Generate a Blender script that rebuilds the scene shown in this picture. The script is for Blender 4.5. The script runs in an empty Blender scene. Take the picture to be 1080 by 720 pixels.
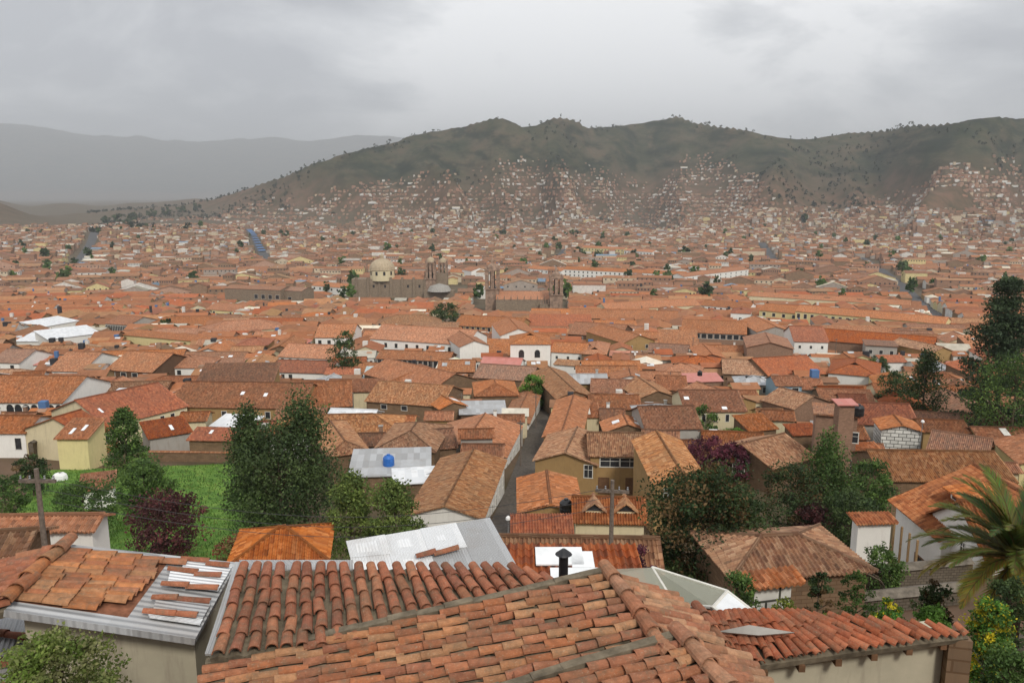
import bpy, math, random
import numpy as np
from mathutils import Vector, noise as mn
random.seed(7); RNG = np.random.default_rng(11)
SC = bpy.context.scene; COL = SC.collection
R = math.radians
# ------------------------------------------------------------------ camera model (1080x720 frame of the photograph)
F = 840.0; PITCH = R(10.45); CP, SP = math.cos(PITCH), math.sin(PITCH); EYE = 100.0
def ray(px, py):
    u, v = (px-540)/F, (py-360)/F
    return (u, CP - v*SP, -(SP + v*CP))          # per unit of axial depth
def pd(px, py, d):                                # point at axial depth d
    r = ray(px, py); return Vector((r[0]*d, r[1]*d, EYE + r[2]*d))
def pz(px, py, z):                                # point where the sight line meets height z
    r = ray(px, py); d = (z-EYE)/r[2]; return Vector((r[0]*d, r[1]*d, z))
def proj(p):
    x, y, z = p[0], p[1], p[2]-EYE
    d = y*CP - z*SP; up = y*SP + z*CP
    d = max(d, .01)
    return 540 + F*x/d, 360 - F*up/d, d
# ------------------------------------------------------------------ terrain
PD = [-60,0,5,8,12,20,30,45,60,75,95,120,180,250,400,670,1000,1500,2300,3000,20000]
PZ = [0,2.5,4.5,7.6,9.6,14,18.6,25,30.5,34.2,38.2,41.8,48.5,54,69,90,97,103,107,108,108]
def pchip(xs, ys):
    n = len(xs); h = [xs[i+1]-xs[i] for i in range(n-1)]; s = [(ys[i+1]-ys[i])/h[i] for i in range(n-1)]
    m = [s[0]]+[0 if s[i-1]*s[i] <= 0 else 2*s[i-1]*s[i]/(s[i-1]+s[i]) for i in range(1, n-1)]+[s[-1]]
    def f(x):
        if x <= xs[0]: return ys[0]
        if x >= xs[-1]: return ys[-1]
        lo, hi = 0, n-1
        while hi-lo > 1:
            k = (lo+hi)//2
            if xs[k] <= x: lo = k
            else: hi = k
        t = (x-xs[lo])/h[lo]; a, b = ys[lo], ys[lo+1]
        return (2*t**3-3*t*t+1)*a + (t**3-2*t*t+t)*h[lo]*m[lo] + (-2*t**3+3*t*t)*b + (t**3-t*t)*h[lo]*m[lo+1]
    return f
PROF = pchip(PD, PZ)
SKYL = [(-900,215),(60,226),(200,216),(225,212),(250,206),(275,198),(300,189),(345,171),(370,163),(400,155),(425,149),(440,143),(456,139),(470,138),(486,134),(500,130),(515,126),(528,124),(540,127),(552,134),(562,132),(576,126),(592,122),(604,127),(612,133.5),(640,134),(665,131.5),(690,127),(705,123.5),(722,129),(735,133),(760,136),(780,141),(806,147),(825,150),(845,150),(870,146),(890,144),(910,143),(935,139),(950,138),(975,139),(1000,136),(1020,134),(1050,136),(1080,135),(1200,130),(1700,140)]
FARL = [(-900,136),(-100,140),(0,142),(50,142),(90,147),(130,152),(180,153),(215,155),(260,151),(300,152),(340,154),(370,151),(395,147),(420,149),(450,153),(700,160),(1700,150)]
NEARL = [(-900,195),(-60,200),(0,206),(20,212),(45,224),(80,233),(110,236),(1700,240)]
def lerp_list(L, x):
    if x <= L[0][0]: return L[0][1]
    for (a, b), (c, d) in zip(L, L[1:]):
        if x <= c: return b+(d-b)*(x-a)/(c-a)
    return L[-1][1]
def tanup(py): return math.tan(math.atan((360-py)/F) - PITCH)
def sstep(a, b, x):
    t = min(1, max(0, (x-a)/(b-a))); return t*t*(3-2*t)
def terr(x, y, fine=True):
    z = EYE - PROF(y)
    if y < 1200: 
        if y < 60: z += 0.10*max(0, x-10) if x > 0 else 0
        return z
    px = 540 + F*x/(y*1.017)
    rr = math.hypot(x, y)
    # main hill range
    crest = 3700 + 350*math.sin(px*.011) + 250*math.sin(px*.029+1)
    hz = EYE + crest*tanup(lerp_list(SKYL, px)+1.6*mn.noise(Vector((px*.07, 0, 0)))+.9*mn.noise(Vector((px*.21, 3, 0)))) - z
    foot = 2200 + 200*math.sin(px*.009+2) + (700 if px < 300 else 700*max(0, (420-px)/120) if px < 420 else 0)
    t = (rr-foot)/(crest-foot)
    if t > 0 and hz > 0:
        if t <= 1:
            prof = t**1.55 if t < 1 else 1
            n = mn.multi_fractal(Vector((x*.0017+3, y*.0011, .3)), 1.0, 2.1, 5) - 1 if fine else 0
            wob = 1.3*mn.noise(Vector((x*.0012, y*.0012, 5)))
            spur = .55-1.25*abs(math.sin(px*.019+wob+.6))+.42-.85*abs(math.sin(px*.047+y*.0011+1.6*wob))
            env = max(0.0, math.sin(math.pi*min(1, t)**.85))
            gul = abs(mn.noise(Vector((x*.0052+1.2*wob, y*.0017, 8))))*2-.42
            z += hz*env*.085*gul
            z += hz*(prof + env*(.24*spur + .15*n))
        else:
            z += hz*max(.25, 1-.9*(t-1))
    # small dark hill at the far left and low ridges in the left valley
    if px < 300:
        c2 = 3300; h2 = .75*(tanup(lerp_list(NEARL, px)) - tanup(238))*c2
        z += max(0, h2)*math.exp(-((rr-c2)/600)**2)
        hh = (8+22*sstep(40, 120, px)*(1-sstep(215, 290, px)))*(0.75+.5*mn.noise(Vector((px*.03, 0, 4))))
        z += hh*math.exp(-((rr-2050)/330)**2)
        h3 = 80*(.6+.8*mn.noise(Vector((px*.02, 1.7, 0))))*(1-sstep(230, 300, px))
        z += max(0, h3)*math.exp(-((rr-6200)/900)**2)
    # far ranges behind
    if rr > 6500:
        c3 = 28000; h3 = EYE + c3*tanup(lerp_list(FARL, px)) - (EYE-108)
        z += max(0, h3)*math.exp(-((rr-c3)/4500)**2)*(1+(.10*(mn.multi_fractal(Vector((x*.0004, y*.0004, 2)), 1, 2, 4)-1) if abs(rr-c3) > 300 else 0))
    return z
def hit(px, py, h=0.0, dmax=9000):
    r = ray(px, py)
    if r[2] >= -1e-4: dmax = 9000
    d0 = 3.0 if h < 1.5 else 25.0; d = d0; prev = None
    while d < dmax:
        x, y, z = r[0]*d, r[1]*d, EYE+r[2]*d
        if z > terr(x, y)+h: prev = d
        elif prev:
            lo, hi = prev, d
            for _ in range(25):
                m = (lo+hi)/2
                if EYE+r[2]*m <= terr(r[0]*m, r[1]*m)+h: hi = m
                else: lo = m
            return Vector((r[0]*hi, r[1]*hi, EYE+r[2]*hi))
        d *= 1.02
    return Vector((r[0]*dmax, r[1]*dmax, EYE+r[2]*dmax))
# ------------------------------------------------------------------ node materials
MATS = {}
class NT:
    def __init__(s, name):
        s.m = bpy.data.materials.new(name); s.m.use_nodes = True; s.t = s.m.node_tree; s.n = s.t.nodes
        s.b = s.n['Principled BSDF']; s.b.inputs['Roughness'].default_value = .85
        s.b.inputs['Specular IOR Level'].default_value = .25; MATS[name] = s.m
    def node(s, typ, **kw):
        n = s.n.new(typ)
        for k, v in kw.items():
            if k.startswith('i_'):
                n.inputs[k[2:].replace('_', ' ')].default_value = v
            else: setattr(n, k, v)
        return n
    def link(s, a, b): s.t.links.new(a, b)
    def math(s, op, a, b=None, c=None):
        n = s.n.new('ShaderNodeMath'); n.operation = op
        for i, v in enumerate((a, b, c)):
            if v is None: continue
            if isinstance(v, (int, float)): n.inputs[i].default_value = v
            else: s.link(v, n.inputs[i])
        return n.outputs[0]
    def noise(s, vec, scale, detail=4, rough=.6):
        n = s.node('ShaderNodeTexNoise'); n.inputs['Scale'].default_value = scale; n.inputs['Detail'].default_value = detail; n.inputs['Roughness'].default_value = rough
        if vec is not None: s.link(vec, n.inputs['Vector'])
        return n.outputs['Fac']
    def ramp(s, fac, stops, interp='LINEAR'):
        n = s.n.new('ShaderNodeValToRGB'); n.color_ramp.interpolation = interp; e = n.color_ramp.elements
        while len(e) < len(stops): e.new(.5)
        for q, (p, c) in zip(e, stops): q.position = p; q.color = (*c, 1) if len(c) == 3 else c
        s.link(fac, n.inputs[0]); return n.outputs[0]
    def mix(s, fac, a, b, mode='MIX'):
        n = s.n.new('ShaderNodeMix'); n.data_type = 'RGBA'; n.blend_type = mode
        for i, v in ((0, fac), (6, a), (7, b)):
            if isinstance(v, (int, float)): n.inputs[i].default_value = v
            elif isinstance(v, tuple): n.inputs[i].default_value = (*v, 1) if len(v) == 3 else v
            else: s.link(v, n.inputs[i])
        return n.outputs[2]
    def maprange(s, v, a, b, c=0, d=1):
        n = s.n.new('ShaderNodeMapRange'); s.link(v, n.inputs[0])
        for i, q in zip((1, 2, 3, 4), (a, b, c, d)): n.inputs[i].default_value = q
        return n.outputs[0]
    def objc(s): return s.n.new('ShaderNodeTexCoord').outputs['Object']
    def geo(s): return s.n.new('ShaderNodeNewGeometry').outputs['Position']
    def rnd(s): return s.n.new('ShaderNodeObjectInfo').outputs['Random']
    def col(s, c):
        if isinstance(c, tuple): s.b.inputs['Base Color'].default_value = (*c, 1)
        else: s.link(c, s.b.inputs['Base Color'])
    def bump(s, h, dist, strength=1.0):
        n = s.n.new('ShaderNodeBump'); n.inputs['Distance'].default_value = dist; n.inputs['Strength'].default_value = strength
        s.link(h, n.inputs['Height']); s.link(n.outputs[0], s.b.inputs['Normal'])
    def scalev(s, vec, v3):
        n = s.n.new('ShaderNodeVectorMath'); n.operation = 'MULTIPLY'; s.link(vec, n.inputs[0]); n.inputs[1].default_value = v3; return n.outputs[0]
def darker(c, k): return tuple(x*k for x in c)
def mat_plain(name, c, rough=.85, var=.25, scale=3.0, metal=0.0, spec=.25):
    t = NT(name); nz = t.noise(t.geo(), scale, 5)
    t.col(t.mix(t.maprange(nz, .3, .7), darker(c, 1-var), darker(c, 1+var*.6)))
    t.b.inputs['Roughness'].default_value = rough; t.b.inputs['Metallic'].default_value = metal; t.b.inputs['Specular IOR Level'].default_value = spec
    return t.m
def mat_wall(name, c, dirt=(.20,.15,.10), amt=.5, joints=None):
    t = NT(name); o = t.geo()
    n1 = t.noise(o, .9, 6, .65); n2 = t.noise(t.scalev(o, (2.5, 2.5, .35)), 1.0, 5, .7)
    c0 = t.mix(t.maprange(t.rnd(), 0, 1, 0, .55), c, darker(c, .74))
    c1 = t.mix(t.maprange(n1, .35, .75, 0, amt), c0, darker(c, .62))
    c2 = t.mix(t.maprange(n2, .52, .80, 0, amt), c1, dirt)
    if joints:
        bw, bh, mc = joints
        br = t.node('ShaderNodeTexBrick'); br.inputs['Scale'].default_value = 1
        uv = t.n.new('ShaderNodeTexCoord').outputs['UV']; t.link(uv, br.inputs['Vector'])
        br.inputs['Brick Width'].default_value = bw; br.inputs['Row Height'].default_value = bh; br.inputs['Mortar Size'].default_value = bh*.09
        br.inputs['Color1'].default_value = (1, 1, 1, 1); br.inputs['Color2'].default_value = (.72, .72, .72, 1); br.inputs['Mortar'].default_value = (*mc, 1)
        c2 = t.mix(1.0, c2, br.outputs['Color'], 'MULTIPLY')
        t.bump(br.outputs['Fac'], -.02, .6)
    t.col(c2); return t.m
def mat_tile(name, ca, cb, cc, weather, wamt=.55, bump=.05, per=.24, fromattr=False):
    """terracotta tiles: colour differs tile by tile and with lichen; u runs along the eave, v up the slope, in metres"""
    t = NT(name); uv = t.n.new('ShaderNodeTexCoord').outputs['UV']
    sx = t.n.new('ShaderNodeSeparateXYZ'); t.link(uv, sx.inputs[0]); u, v = sx.outputs[0], sx.outputs[1]
    cu = t.math('FLOOR', t.math('DIVIDE', u, per)); cv = t.math('FLOOR', t.math('DIVIDE', v, .42))
    cb_ = t.n.new('ShaderNodeCombineXYZ'); t.link(cu, cb_.inputs[0]); t.link(cv, cb_.inputs[1]); t.link(t.rnd(), cb_.inputs[2])
    wn = t.n.new('ShaderNodeTexWhiteNoise'); wn.noise_dimensions = '3D'; t.link(cb_.outputs[0], wn.inputs[0])
    base = t.ramp(wn.outputs['Value'], [(0, darker(cc, .62)), (.22, cc), (.5, ca), (.75, cb), (1, tuple(min(.8, q) for q in (cb[0]*1.2, cb[1]*1.35, cb[2]*1.45)))])
    g = t.geo()
    n1 = t.noise(g, .35, 6, .7); n2 = t.noise(g, 2.2, 4, .7); n3 = t.noise(g, .06, 3, .5)
    w = t.math('MULTIPLY', t.maprange(t.math('ADD', t.math('MULTIPLY', n1, .65), t.math('MULTIPLY', n2, .35)), .40, .66), wamt)
    base = t.mix(w, base, weather)
    n4 = t.noise(t.scalev(uv, (1.6, .22, 1)), 1.0, 4, .7)
    base = t.mix(t.maprange(n4, .50, .74, 0, .6), base, darker(weather, .8))
    base = t.mix(t.maprange(n3, .35, .65, 0, .35), base, t.mix(1.0, base, (.72, .70, .70), 'MULTIPLY'))
    hv = t.maprange(t.rnd(), 0, 1, .74, 1.10)
    hs = t.n.new('ShaderNodeHueSaturation'); t.link(base, hs.inputs['Color']); t.link(hv, hs.inputs['Value'])
    t.link(t.maprange(t.math('FRACT', t.math('MULTIPLY', t.rnd(), 7.31)), 0, 1, 1.0, 1.2), hs.inputs['Saturation'])
    t.col(hs.outputs[0])
    if bump:
        h = t.math('COSINE', t.math('MULTIPLY', u, 2*math.pi/per))
        st = t.math('FRACT', t.math('DIVIDE', v, .42))
        t.bump(t.math('ADD', t.math('MULTIPLY', h, .5), t.math('ADD', t.math('MULTIPLY', st, -.45), t.math('MULTIPLY', wn.outputs['Value'], .3))), bump, 1.0)
    t.b.inputs['Roughness'].default_value = .9
    return t.m
def mat_attr(name, nscale=1.5, var=.3, rough=.9, bump=0, spec=.2, lich=None, trans=0):
    t = NT(name); a = t.node('ShaderNodeAttribute', attribute_name='Col')
    nz = t.noise(t.geo(), nscale, 5, .7)
    c = t.mix(t.maprange(nz, .3, .7), t.mix(1.0, a.outputs[0], (1-var,)*3, 'MULTIPLY'), a.outputs[0])
    if lich:
        lc, ls, la = lich
        n2 = t.noise(t.geo(), ls, 6, .75); c = t.mix(t.maprange(n2, .50, .72, 0, la), c, lc)
        n3 = t.noise(t.geo(), ls*.28, 6, .7); c = t.mix(t.maprange(n3, .48, .70, 0, la*.62), c, darker(lc, .75))
        n4 = t.noise(t.geo(), ls*6, 3, .6); c = t.mix(t.maprange(n4, .60, .74, 0, .5), c, (.34, .30, .22))
    t.col(c); t.b.inputs['Roughness'].default_value = rough; t.b.inputs['Specular IOR Level'].default_value = spec
    if bump: t.bump(nz, bump, .6)
    if trans:
        out = t.n['Material Output']; tr = t.n.new('ShaderNodeBsdfTranslucent'); t.link(c, tr.inputs[0])
        mx = t.n.new('ShaderNodeMixShader'); mx.inputs[0].default_value = trans
        t.link(t.b.outputs[0], mx.inputs[1]); t.link(tr.outputs[0], mx.inputs[2]); t.link(mx.outputs[0], out.inputs[0])
    return t.m
def mat_sheet(name, ca, cb, per=.14, rough=.55, metal=.2):
    t = NT(name); uv = t.n.new('ShaderNodeTexCoord').outputs['UV']
    sx = t.n.new('ShaderNodeSeparateXYZ'); t.link(uv, sx.inputs[0])
    cu = t.math('FLOOR', t.math('DIVIDE', sx.outputs[0], .83)); cv = t.math('FLOOR', t.math('DIVIDE', sx.outputs[1], 2.1))
    cb_ = t.n.new('ShaderNodeCombineXYZ'); t.link(cu, cb_.inputs[0]); t.link(cv, cb_.inputs[1])
    wn = t.n.new('ShaderNodeTexWhiteNoise'); t.link(cb_.outputs[0], wn.inputs[0])
    c = t.mix(wn.outputs['Value'], ca, cb)
    n = t.noise(t.geo(), .8, 6, .7); c = t.mix(t.maprange(n, .5, .75, 0, .45), c, (.30, .24, .19))
    t.col(c); t.bump(t.math('COSINE', t.math('MULTIPLY', sx.outputs[0], 2*math.pi/per)), .02, .7)
    t.b.inputs['Roughness'].default_value = rough; t.b.inputs['Metallic'].default_value = metal
    return t.m
# tiles
T = {}
T['o'] = mat_tile('tile_orange', (0.490,0.210,0.109), (0.547,0.252,0.143), (0.433,0.192,0.112), (0.285,0.180,0.118), .5)
T['b'] = mat_tile('tile_brown', (0.427,0.198,0.112), (0.490,0.240,0.143), (0.365,0.168,0.105), (0.251,0.168,0.112), .55)
T['r'] = mat_tile('tile_red', (.42,.145,.078), (.46,.17,.088), (.37,.135,.08), (.25,.13,.09), .5)
T['t'] = mat_tile('tile_tan', (0.462,0.238,0.132), (0.525,0.292,0.171), (0.378,0.184,0.110), (0.263,0.184,0.121), .6)
T['g'] = mat_tile('tile_grey', (0.353,0.180,0.118), (0.410,0.216,0.136), (0.296,0.162,0.112), (0.217,0.162,0.124), .6)
T['v'] = mat_tile('tile_vivid', (.47,.185,.085), (.52,.22,.105), (.42,.16,.08), (.30,.15,.09), .4)
T['w'] = mat_sheet('sheet_white', (.86,.87,.88), (.72,.74,.76))
T['z'] = mat_sheet('sheet_grey', (.52,.53,.54), (.36,.36,.36))
T['k'] = mat_sheet('sheet_pink', (.62,.26,.22), (.58,.22,.18))
T['q'] = mat_sheet('sheet_aqua', (.56,.66,.66), (.50,.60,.60))
W = {}
W['white'] = mat_wall('wall_white', (.84,.82,.77), amt=.22)
W['cream'] = mat_wall('wall_cream', (.74,.64,.42), amt=.35)
W['yellow'] = mat_wall('wall_yellow', (.76,.64,.33), amt=.3)
W['adobe'] = mat_wall('wall_adobe', (.27,.175,.105), dirt=(.14,.10,.07), amt=.6, joints=(.6,.22,(.6,.55,.5)))
W['ochre'] = mat_wall('wall_ochre', (.40,.255,.11), dirt=(.16,.11,.06), amt=.6)
W['brick'] = mat_wall('wall_brick', (.36,.22,.15), dirt=(.2,.15,.11), amt=.4, joints=(.32,.16,(.75,.72,.68)))
W['grey'] = mat_wall('wall_grey', (.42,.39,.35), amt=.5)
W['stone'] = mat_wall('wall_stone', (.33,.255,.185), dirt=(.14,.11,.085), amt=.6, joints=(1.0,.45,(.65,.6,.55)))
W['blue'] = mat_wall('wall_blue', (.30,.42,.50), amt=.3)
W['clad'] = mat_wall('wall_white_stone', (.80,.79,.74), amt=.15, joints=(1.1,.55,(.10,.10,.09)))
M = {}
M['pane'] = mat_plain('window_dark', (.035,.036,.04), .25, .3, 2, spec=.5)
M['wood'] = mat_plain('wood_brown', (.16,.085,.045), .7, .35, 6)
M['frame'] = mat_plain('frame_white', (.68,.66,.60), .6, .15, 4)
M['balcony'] = mat_plain('balcony_orange_wood', (.50,.20,.055), .6, .3, 6)
M['pole'] = mat_plain('pole_wood', (.17,.135,.11), .85, .4, 9)
M['concrete'] = mat_plain('concrete_weathered', (.34,.32,.29), .9, .35, 1.5)
M['black'] = mat_plain('black_plastic', (.016,.016,.018), .35, .3, 3, spec=.5)
M['bluetank'] = mat_plain('blue_plastic', (.02,.13,.46), .4, .2, 3, spec=.5)
M['metal'] = mat_plain('metal_dull', (.30,.30,.31), .5, .2, 4, .5)
M['skylight'] = mat_plain('skylight_sheet', (.82,.84,.85), .35, .12, 2, spec=.5)
M['bark'] = mat_plain('bark', (.10,.075,.052), .95, .5, 8)
M['yellowtarp'] = mat_plain('tarp_yellow', (.74,.36,.02), .5, .15, 3)
M['bluetarp'] = mat_plain('tarp_blue', (.06,.22,.55), .5, .25, 3)
M['white'] = mat_plain('white_paint', (.82,.82,.81), .5, .08, 2)
M['bell'] = mat_plain('stone_tower', (.30,.205,.15), .9, .5, .5)
M['dome'] = mat_plain('dome_tiles', (.43,.345,.235), .8, .25, .6)
M['mortar'] = mat_plain('mortar_moss', (.17,.138,.095), .95, .55, 5)
M['stonewall'] = mat_wall('terrace_stone', (.20,.165,.125), dirt=(.09,.085,.06), amt=.7, joints=(.34,.17,(.40,.37,.33)))
M['leaf'] = mat_attr('foliage', 1.2, .35, .7, 0, .3, None, .35)
M['fgtile'] = mat_attr('barrel_tile', 9, .45, .9, .014, .2, ((.15,.12,.08), 6.0, .80))
M['far'] = mat_attr('far_masonry', .5, .34, .9)
# ------------------------------------------------------------------ mesh builder
class MB:
    def __init__(s): s.v = []; s.f = []; s.mi = []; s.uv = []; s.c = []; s.mats = []; s.useuv = False; s.usec = False
    def _m(s, m):
        if m not in s.mats: s.mats.append(m)
        return s.mats.index(m)
    def face(s, pts, m, uv=None, c=None):
        b = len(s.v); s.v.extend([tuple(p) for p in pts]); s.f.append(tuple(range(b, b+len(pts)))); s.mi.append(s._m(m))
        if uv is None:
            p0 = Vector(pts[0]); e = (Vector(pts[1])-p0); n = e.cross(Vector(pts[2])-p0)
            if n.length < 1e-9: uv = [(0, 0)]*len(pts)
            else:
                n.normalize()
                ax = Vector((0, 0, 1)).cross(n)
                ax = Vector((1, 0, 0)) if ax.length < .05 else ax.normalized()
                ay = n.cross(ax); uv = [(Vector(p).dot(ax), Vector(p).dot(ay)) for p in pts]
        s.uv.extend(uv); s.c.extend([c or (1, 1, 1)]*len(pts))
        if c: s.usec = True
    def box(s, x0, x1, y0, y1, z0, z1, m, c=None, bottom=True):
        P = [(x0,y0,z0),(x1,y0,z0),(x1,y1,z0),(x0,y1,z0),(x0,y0,z1),(x1,y0,z1),(x1,y1,z1),(x0,y1,z1)]
        for q in ((0,1,5,4),(1,2,6,5),(2,3,7,6),(3,0,4,7),(4,5,6,7)) + (((3,2,1,0),) if bottom else ()):
            s.face([P[i] for i in q], m, None, c)
    def slab(s, quad, th, m, uv=None, m2=None):
        """plate with its top on quad (4 points, ccw from above)"""
        q = [Vector(p) for p in quad]; n = (q[1]-q[0]).cross(q[-1]-q[0]).normalized()
        if n.z < 0: q = q[::-1]; n = -n; uv = uv[::-1] if uv else None
        lo = [p-n*th for p in q]
        s.face(q, m, uv); s.face(lo[::-1], m2 or m)
        k = len(q)
        for i in range(k): s.face([lo[i], lo[(i+1)%k], q[(i+1)%k], q[i]], m2 or m)
    def tube(s, pts, rad, m, seg=6, c=None, cap=True):
        pts = [Vector(p) for p in pts]; rr = rad if isinstance(rad, (list, tuple)) else [rad]*len(pts); rings = []
        for i, p in enumerate(pts):
            d = (pts[min(i+1, len(pts)-1)] - pts[max(i-1, 0)]).normalized()
            a = d.orthogonal().normalized() if abs(d.z) < .99 else Vector((1, 0, 0)); 
            a = Vector((0, 0, 1)).cross(d) if abs(d.z) < .99 else Vector((1, 0, 0)); a.normalize(); b = d.cross(a)
            rings.append([p+(a*math.cos(2*math.pi*k/seg)+b*math.sin(2*math.pi*k/seg))*rr[i] for k in range(seg)])
        for A, B in zip(rings, rings[1:]):
            for k in range(seg): s.face([A[k], A[(k+1)%seg], B[(k+1)%seg], B[k]], m, [(0,0),(1,0),(1,1),(0,1)], c)
        if cap: s.face(rings[-1], m, [(0, 0)]*seg, c); s.face(rings[0][::-1], m, [(0, 0)]*seg, c)
    def lathe(s, cx, cy, prof, m, seg=16, c=None):
        for (r0, z0), (r1, z1) in zip(prof, prof[1:]):
            for k in range(seg):
                a, b = 2*math.pi*k/seg, 2*math.pi*(k+1)/seg
                P = [(cx+r0*math.cos(a), cy+r0*math.sin(a), z0), (cx+r0*math.cos(b), cy+r0*math.sin(b), z0), (cx+r1*math.cos(b), cy+r1*math.sin(b), z1), (cx+r1*math.cos(a), cy+r1*math.sin(a), z1)]
                if r1 < 1e-4: P = P[:3]
                elif r0 < 1e-4: P = [P[0], P[2], P[3]]
                s.face(P, m, None, c)
    def build(s, name, parent=None, loc=None, smooth=False):
        me = bpy.data.meshes.new(name); me.from_pydata(s.v, [], s.f)
        for m in s.mats: me.materials.append(m)
        me.polygons.foreach_set('material_index', s.mi)
        ul = me.uv_layers.new(name='UVMap'); ul.data.foreach_set('uv', np.array(s.uv, dtype=np.float32).ravel())
        if s.usec:
            ca = me.color_attributes.new('Col', 'FLOAT_COLOR', 'CORNER'); a = np.ones((len(s.c), 4), dtype=np.float32); a[:, :3] = s.c
            ca.data.foreach_set('color', a.ravel())
        if smooth: me.polygons.foreach_set('use_smooth', [True]*len(me.polygons))
        me.update(); o = bpy.data.objects.new(name, me); COL.objects.link(o)
        if loc is not None: o.location = loc
        if parent: o.parent = parent
        return o
def tag(o, label=None, cat=None, group=None, kind=None):
    if label: o['label'] = label
    if cat: o['category'] = cat
    if group: o['group'] = group
    if kind: o['kind'] = kind
    return o
def empty(name, loc, rz=0, label=None, cat=None, group=None):
    o = bpy.data.objects.new(name, None); COL.objects.link(o); o.location = loc; o.rotation_euler = (0, 0, rz); o.empty_display_size = .5
    return tag(o, label, cat, group)
W['wood'] = mat_wall('wall_dark_timber', (.13,.075,.045), amt=.4)
W['cream_old'] = mat_wall('wall_cream_stained', (.52,.47,.35), dirt=(.16,.12,.10), amt=.75)
M['timber'] = mat_plain('timber_pale', (.34,.22,.11), .7, .3, 6)
M['claybed'] = mat_plain('clay_bed', (.24,.10,.055), .95, .5, 6)
M['stonecap'] = mat_plain('stone_cap', (.17,.145,.115), .95, .55, 2.5)
HAZE = 7e-5
# ------------------------------------------------------------------ houses
FOOT = []       # reserved footprints (world polygons)
HOUSES = []     # (root, px, py, label parts) for the automatic labels
def reserve(poly): FOOT.append([(p[0], p[1]) for p in poly])
def slope_surface(mb, m, P0, ex, up, Wd, vmax, near, th=.13, sag=.07, vmin=None, seed=0, m2=None, colfn=None):
    """one roof slope: ex along the eave, up along the slope; vmax(x) its length; near: 0 plain, 1 ribbed, 2 ribbed with tile steps"""
    P0, ex, up = Vector(P0), Vector(ex), Vector(up); n = ex.cross(up).normalized()
    if n.z < 0: n = -n
    per = .24
    if near: nx = max(4, int(Wd/per)*4); xs = [min(Wd, i*per/4) for i in range(nx+1)]; xs[-1] = Wd
    else: nx = max(2, int(Wd/2.2)); xs = [Wd*i/nx for i in range(nx+1)]
    vm = max(vmax(x) for x in xs)
    nr = 3 if near == 1 else (2 if near == 0 else max(3, int(vm/.42)))
    rows = []
    for i, x in enumerate(xs):
        row = []; vx = max(.02, vmax(x)); v0 = vmin(x) if vmin else 0
        rib = (.055, .0, -.05, .0)[i % 4] if near else 0
        jj = mn.noise(Vector((math.floor(x/per)*7.3, seed, 0)))*.05 if near else 0
        for k in range(nr+1):
            v = v0 + (vx-v0)*k/nr
            off = rib + sag*mn.noise(Vector((x*.28+seed, v*.35, seed*.37)))*(1 if 0 < k < nr else .35)
            p = P0 + ex*x + up*(v + (jj if k == 0 else 0)) + n*off
            row.append((p, (x, v+seed*3.1)))
            if near == 2 and 0 < k < nr:
                row.append((p + n*.035, (x, v+seed*3.1)))
        rows.append(row)
    for A, B in zip(rows, rows[1:]):
        for k in range(len(A)-1):
            q = [A[k], B[k], B[k+1], A[k+1]]
            mb.face([a[0] for a in q], m, [a[1] for a in q])
        mb.face([A[0][0]-n*th, B[0][0]-n*th, B[0][0], A[0][0]], m2 or m, [(A[0][1][0], 0), (B[0][1][0], 0), (B[0][1][0], th), (A[0][1][0], th)])
    L, Rr = rows[0], rows[-1]
    for row in (L, Rr):
        mb.face([row[0][0]-n*th, row[0][0], row[-1][0], row[-1][0]-n*th], m2 or m)
    under = [L[0][0]-n*th, L[-1][0]-n*th] + [r[-1][0]-n*th for r in rows[1:-1:max(1, len(rows)//6)]] + [Rr[-1][0]-n*th, Rr[0][0]-n*th]
    mb.face(under[::-1], m2 or M['wood'])
def cap_line(mb, a, b, m, r=.15):
    a, b = Vector(a), Vector(b); n = max(1, int((b-a).length/1.6))
    pts = [a.lerp(b, i/n)+Vector((0, 0, .03*mn.noise(Vector((i*1.7, a.x, 0))))) for i in range(n+1)]
    mb.tube(pts, r, m, 6)
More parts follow.
